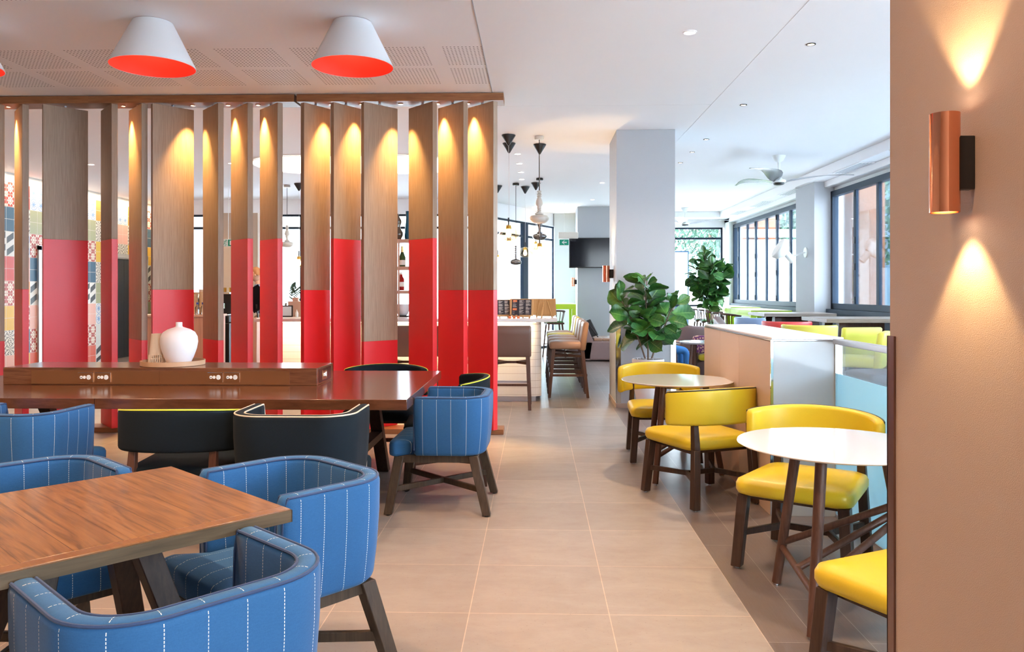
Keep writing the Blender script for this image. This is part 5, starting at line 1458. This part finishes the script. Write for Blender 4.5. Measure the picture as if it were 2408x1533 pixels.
body('trousers', {'p': (0, 0, .10), 'hl': (-.10, .06, .09), 'hr': (.10, .06, .09), 'kl': (-.12, .46, .07), 'kr': (.12, .46, .07), 'al': (-.12, .48, -.36), 'ar': (.12, .48, -.36)},
     [('p', 'hl'), ('p', 'hr'), ('hl', 'kl'), ('hr', 'kr'), ('kl', 'al'), ('kr', 'ar')], {'p': (.15, .09), 'hl': .09, 'hr': .09, 'kl': .065, 'kr': .065, 'al': .05, 'ar': .05}, 'jeans', t)
body('neck', {'n0': (0, -.02, .54), 'n1': (0, 0, .64)}, [('n0', 'n1')], {'n0': .052, 'n1': .05}, 'skin', t)
for s_ in (-1, 1):
    e = (s_*.23, .08, .24); w = (s_*.12, .30, .20)
    body('forearm', {'e': e, 'w': w}, [('e', 'w')], {'e': .04, 'w': .026}, 'skin', t); hand(t, w, (-s_*.2, .95, -.1), (0, 0, 1), s_)
    MB().bb(s_*.12-.045, s_*.12+.045, .42, .66, -.46, -.38).build('shoe', 'black_metal', t, bevel=.02, seg=3)
head(t, (0, .02, .71), 0)

# lounge corner between pillar and partition
lx0 = atY(1640, 800, 10.9).x
t = thing('side_table', 'small white lounge table with timber legs between the pillar and the partition', 'table', (atY(1650, 805, 10.9).x, 10.9, 0))
MB().lathe([(0, .67), (.27, .67), (.30, .69), (.30, .70), (0, .70)], n=48, caps=False).build('tabletop', 'white_gloss', t)
for a in (.4, 1.97, 3.54, 5.11): MB().cyl((.22*cos(a), .22*sin(a), 0), (.15*cos(a), .15*sin(a), .672), .02, .026, 12).build('leg', 'mid_wood', t)
t = thing('tub_sofa', 'mauve brown curved lounge armchair with quilted back behind the small white table', 'armchair', (atY(1640, 800, 13.2).x+.05, 13.3, 0), R(20))
P = arc_back(.48, .55, .35, 20)
r_, u_, eo, ei = sweep(P, .14, .0, .84, flare=.0, rt=.05, z1f=lambda q: .80+.16*abs(2*q-1)**2)
MB().loft(r_, uvr=u_).build('wrap_back', 'mauve_leather', t, smooth=60)
cushion(rrect(.40, .36, .1, 5), .0, .42, .02, .05).build('seat', 'mauve_leather', t)
m = MB()
for k in range(5):
    z = .48+k*.075; pts = [Vector((q.x*.84, q.y*.80+.0, z)) for q in P[3:-3]]
    m.tube(pts, .037, 8)
m.build('quilted_cushion', plain('pale mauve leather', (.36, .31, .33), .35), t)
def lounge_chair(lb, loc, rz, mat):
    t = thing('lounge_chair', lb, 'armchair', loc, rz)
    cushion(rrect(.26, .26, .05, 5), .34, .44, .012, .03).build('seat', mat, t)
    MB().bar((0, -.24, .42), (0, -.36, .86), .50, .08, up=(0, 1, 0)).build('backrest', mat, t, bevel=.02, seg=3)
    for s_ in (-1, 1):
        MB().leg((s_*.30, .27, 0), (s_*.28, .22, .60), .035, .04).build('leg', 'mid_wood', t); MB().leg((s_*.30, -.33, 0), (s_*.28, -.22, .60), .035, .04).build('leg', 'mid_wood', t)
        MB().bar((s_*.28, .30, .615), (s_*.28, -.30, .63), .06, .025).build('armrest', 'grey_wood', t, bevel=.004)
        MB().bar((s_*.285, .24, .33), (s_*.285, -.26, .33), .03, .05).build('side_rail', 'mid_wood', t)
    return t
lounge_chair('timber armed lounge chair with mauve seat beside the grey pillar, half hidden', (1.74, 11.8, 0), R(-80), 'mauve_leather')
lounge_chair('timber armed lounge chair with yellow seat behind the small white table', (atY(1682, 800, 12.4).x, 12.1, 0), R(150), 'yellow')
t = thing('cushion', 'mauve patterned cushion on the yellow lounge chair', 'cushion', (atY(1642, 785, 12.1).x+.06, 11.98, .458), R(150))
m = cushion(rrect(.17, .05, .045, 5), 0, .26, .0, .04); m.build('cover', 'cushion', t)
t = thing('person', 'person in bright blue clothes seated in the lounge, half hidden by the potted fig', 'person', (1.76, 11.8, .445), R(-80))
body('top', {'a': (0, 0, .12), 'b': (0, -.06, .27), 'c': (0, -.06, .42), 'sl': (-.17, -.04, .45), 'sr': (.17, -.04, .45), 'el': (-.22, .06, .22), 'er': (.22, .06, .22), 'n': (0, -.04, .5)},
     [('a', 'b'), ('b', 'c'), ('c', 'sl'), ('c', 'sr'), ('sl', 'el'), ('sr', 'er'), ('c', 'n')], {'a': (.15, .11), 'b': (.15, .11), 'c': (.16, .10), 'sl': .06, 'sr': .06, 'el': .048, 'er': .048, 'n': .05}, 'jeans', t)
body('trousers', {'p': (0, 0, .10), 'hl': (-.10, .06, .09), 'hr': (.10, .06, .09), 'kl': (-.12, .44, .07), 'kr': (.12, .44, .07), 'al': (-.12, .46, -.36), 'ar': (.12, .46, -.36)},
     [('p', 'hl'), ('p', 'hr'), ('hl', 'kl'), ('hr', 'kr'), ('kl', 'al'), ('kr', 'ar')], {'p': (.15, .09), 'hl': .085, 'hr': .085, 'kl': .062, 'kr': .062, 'al': .048, 'ar': .048}, 'jeans', t)
body('neck', {'n0': (0, -.04, .48), 'n1': (0, -.02, .58)}, [('n0', 'n1')], {'n0': .048, 'n1': .046}, 'skin', t)
for s_ in (-1, 1):
    e = (s_*.22, .06, .22); w = (s_*.10, .28, .20)
    body('forearm', {'e': e, 'w': w}, [('e', 'w')], {'e': .038, 'w': .025}, 'skin', t); hand(t, w, (-s_*.2, .95, -.1), (0, 0, 1), s_)
    MB().bb(s_*.12-.045, s_*.12+.045, .40, .64, -.455, -.38).build('shoe', 'black_metal', t, bevel=.02, seg=3)
head(t, (0, .0, .65), 0)

# ================================================================ OUTSIDE
tag(MB().bb(-60, 80, -30, 90, -.30, -.22).build('pavement', 'asphalt'), 'pale sunlit paving outside the windows', 'pavement', kind='structure')
o = MB().bb(9.0, 15.0, -20, 70, -.219, -.20).build('road', 'road'); tag(o, 'grey street running past the side windows', 'road', kind='structure')
def building(lb, x0, x1, y0, y1, h, mat, fins=0, winmat='blue_glass', face='x', rows=3):
    cx, cy = (x0+x1)/2, (y0+y1)/2
    t = thing('building', lb, 'building', (cx, cy, -.22))
    hx, hy = (x1-x0)/2, (y1-y0)/2
    MB().bb(-hx, hx, -hy, hy, 0, h).build('wall', mat, t)
    if fins:
        n = int(2*hy/fins)
        for k in range(n):
            y = -hy+fins*(k+.5)
            for r in range(rows):
                MB().bb(-hx-.05, -hx-.01, y-fins*.38, y+fins*.38, .6+r*3.4, 3.6+r*3.4).build('window', winmat, t)
    return t
MB_ = None
building('orange clad facade return just outside the side windows', 5.3, 5.9, 19.4, 21.5, 7, 'orange_clad')
building('orange clad facade fin outside the nearer side window', 5.25, 5.7, 13.15, 14.0, 7, 'orange_clad')
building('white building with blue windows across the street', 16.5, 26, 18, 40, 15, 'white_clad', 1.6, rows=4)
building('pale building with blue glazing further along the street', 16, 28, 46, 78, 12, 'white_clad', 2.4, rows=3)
building('white building beyond the back windows', -14, 3.2, 34, 44, 8, 'wall_white')
def street_tree(lb, x, y, h, r, seed):
    rr = random.Random(seed); t = thing('street_tree', lb, 'tree', (x, y, -.22))
    MB().tube([(0, 0, 0), (.05, 0, h*.35), (-.03, 0, h*.6)], [.14, .10, .05], 10).build('trunk', 'bark', t)
    m = MB()
    for k in range(4200):
        a = rr.uniform(0, 6.28); ph = math.acos(rr.uniform(-1, 1)); q = r*(rr.random()**.4)
        c = Vector((q*sin(ph)*cos(a), q*sin(ph)*sin(a), h*.65+q*.85*cos(ph)))
        c += Vector((sin(c.z*3)*.25, cos(c.x*4)*.2, 0))
        d = Vector((rr.uniform(-1, 1), rr.uniform(-1, 1), rr.uniform(-.6, .6))).normalized(); u = d.orthogonal().normalized(); w = d.cross(u); s_ = rr.uniform(.045, .11)
        m.add([c+u*s_, c+w*s_*.7, c-u*s_, c-w*s_*.7], [(0, 1, 2, 3)])
    m.build('crown', 'tree_leaf', t)
street_tree('leafy street tree outside the nearer side window', 10.5, 17.5, 6.0, 2.3, 1)
street_tree('leafy street tree outside the far side windows, upper branches showing', 9.2, 24.5, 6.5, 2.6, 2)
street_tree('round leafy tree further along the street past the side windows', 10.6, 36.0, 4.6, 2.0, 3)
street_tree('pale leafy tree outside the back corner window', 7.0, 32.0, 6.5, 2.6, 4)
# parked car
t = thing('car', 'silver car parked outside the far side windows, tail lamps showing', 'car', (10.0, 27.3, -.20), R(6))
rings = []
for y, zt, hw_ in ((-2.1, .62, .70), (-2.05, .95, .80), (-1.5, 1.02, .86), (-1.0, 1.42, .72), (.3, 1.46, .72), (1.0, 1.02, .84), (2.0, .85, .80), (2.15, .55, .72)):
    rings.append([Vector((-hw_*1.0, y, .30)), Vector((-.86 if hw_ < .8 else -hw_, y, .62)), Vector((-hw_, y, zt-.05)), Vector((-hw_*.85, y, zt)), Vector((hw_*.85, y, zt)), Vector((hw_, y, zt-.05)), Vector((.86 if hw_ < .8 else hw_, y, .62)), Vector((hw_, y, .30))])
MB().loft(rings).build('body_shell', 'car_paint', t)
MB().bb(-.60, .60, -1.56, -1.13, 1.05, 1.32).build('rear_window', 'blue_glass', t)
MB().bb(-.80, -.55, -2.12, -2.06, .68, .86).build('tail_lamp', 'tail_red', t); MB().bb(.55, .80, -2.12, -2.06, .68, .86).build('tail_lamp', 'tail_red', t)
for sx in (-1, 1):
    for y in (-1.3, 1.35): MB().cyl((sx*.70, y, .31), (sx*.88, y, .31), .31, n=24).build('wheel', 'rubber', t)
# poster board outside the back corner window
p = atY(1596, 645, 24)
t = thing('poster_board', 'pale turquoise poster board outside the back corner window', 'poster', (p.x, 24, 0))
MB().bb(-.45, .30, -.03, .03, -.2, 2.6).build('frame', 'navy_frame', t); MB().bb(-.41, .26, -.035, -.031, 1.1, 2.55).build('poster', plain('turquoise print', (.40, .72, .76), .5), t)

# ================================================================ LIGHT
w = bpy.data.worlds.new('World'); SC.world = w; w.use_nodes = True
bg = w.node_tree.nodes['Background']; bg.inputs[0].default_value = (.80, .91, 1.0, 1); bg.inputs[1].default_value = 13.0
sun = lamp('SUN', 'sun', (20, 0, 20), 10, (1, .95, .88)); sun.rotation_euler = Vector((.50, .42, -1)).to_track_quat('-Z', 'Y').to_euler(); sun.data.angle = R(1)
# lamps above the seating area
lamp('SPOT', 'table_spot', (1.14, 2.75, 3.28), 120, (1, .70, .42), target=(1.14, 2.75, 0), size=.05, angle=110, blend=.6)
lamp('SPOT', 'table_spot', (1.137, 5.9, 3.28), 150, (1, .70, .42), target=(1.137, 5.9, 0), size=.05, angle=110, blend=.6)
for (x, y, e) in ((-1.3, 2.6, 85), (-.3, 4.2, 60), (-2.6, 2.6, 90), (-3.6, 3.6, 80), (.2, 1.2, 60)):  # added warm fill lamps, unseen and without fittings, filling in for downlights
    lamp('SPOT', 'downlight', (x, y, 3.28), e*1.7, (1.0, .60, .33), target=(x, y, 0), size=.06, angle=120, blend=.7)
for (x, y, e) in ((-.254, 11.04, 40), (-.24, 13.3, 40), (1.168, 14.0, 50), (-2.7, 11.9, 120), (-6.7, 11.8, 90), (-6.9, 14.5, 80), (-4.6, 11.7, 60), (.9, 8.2, 35), (2.14, 8.2, 30), (2.14, 4.2, 26), (-5.0, 9.2, 90)):  # lamps here that have no ceiling fitting are added fill
    lamp('SPOT', 'downlight', (x, y, 3.27), e, (1, .70, .45) if x < -2 else WARM2, target=(x, y, 0), size=.06, angle=125, blend=.7)
# tiled wall cove
lamp('AREA', 'cove_strip', (TX+.18, 14.0, 3.27), 60, (1, .80, .55), target=(TX+.05, 14.0, 0), size=9.0, sy=.06)

# ================================================================ CAMERA
cam = bpy.data.cameras.new('camera'); co = bpy.data.objects.new('camera', cam); COL.objects.link(co)
co.location = (0, 0, CAMH); co.rotation_euler = (pi/2, 0, TH)
cam.sensor_width = 36; cam.lens = FPX/2408*36; cam.shift_y = -(766.5-685)/2408
cam.clip_start = .05; cam.clip_end = 300
SC.camera = co
SC.view_settings.view_transform = 'Standard'; SC.view_settings.look = 'None'; SC.view_settings.gamma = 1
SC.view_settings.use_curve_mapping = False; SC.view_settings.exposure = 0.70
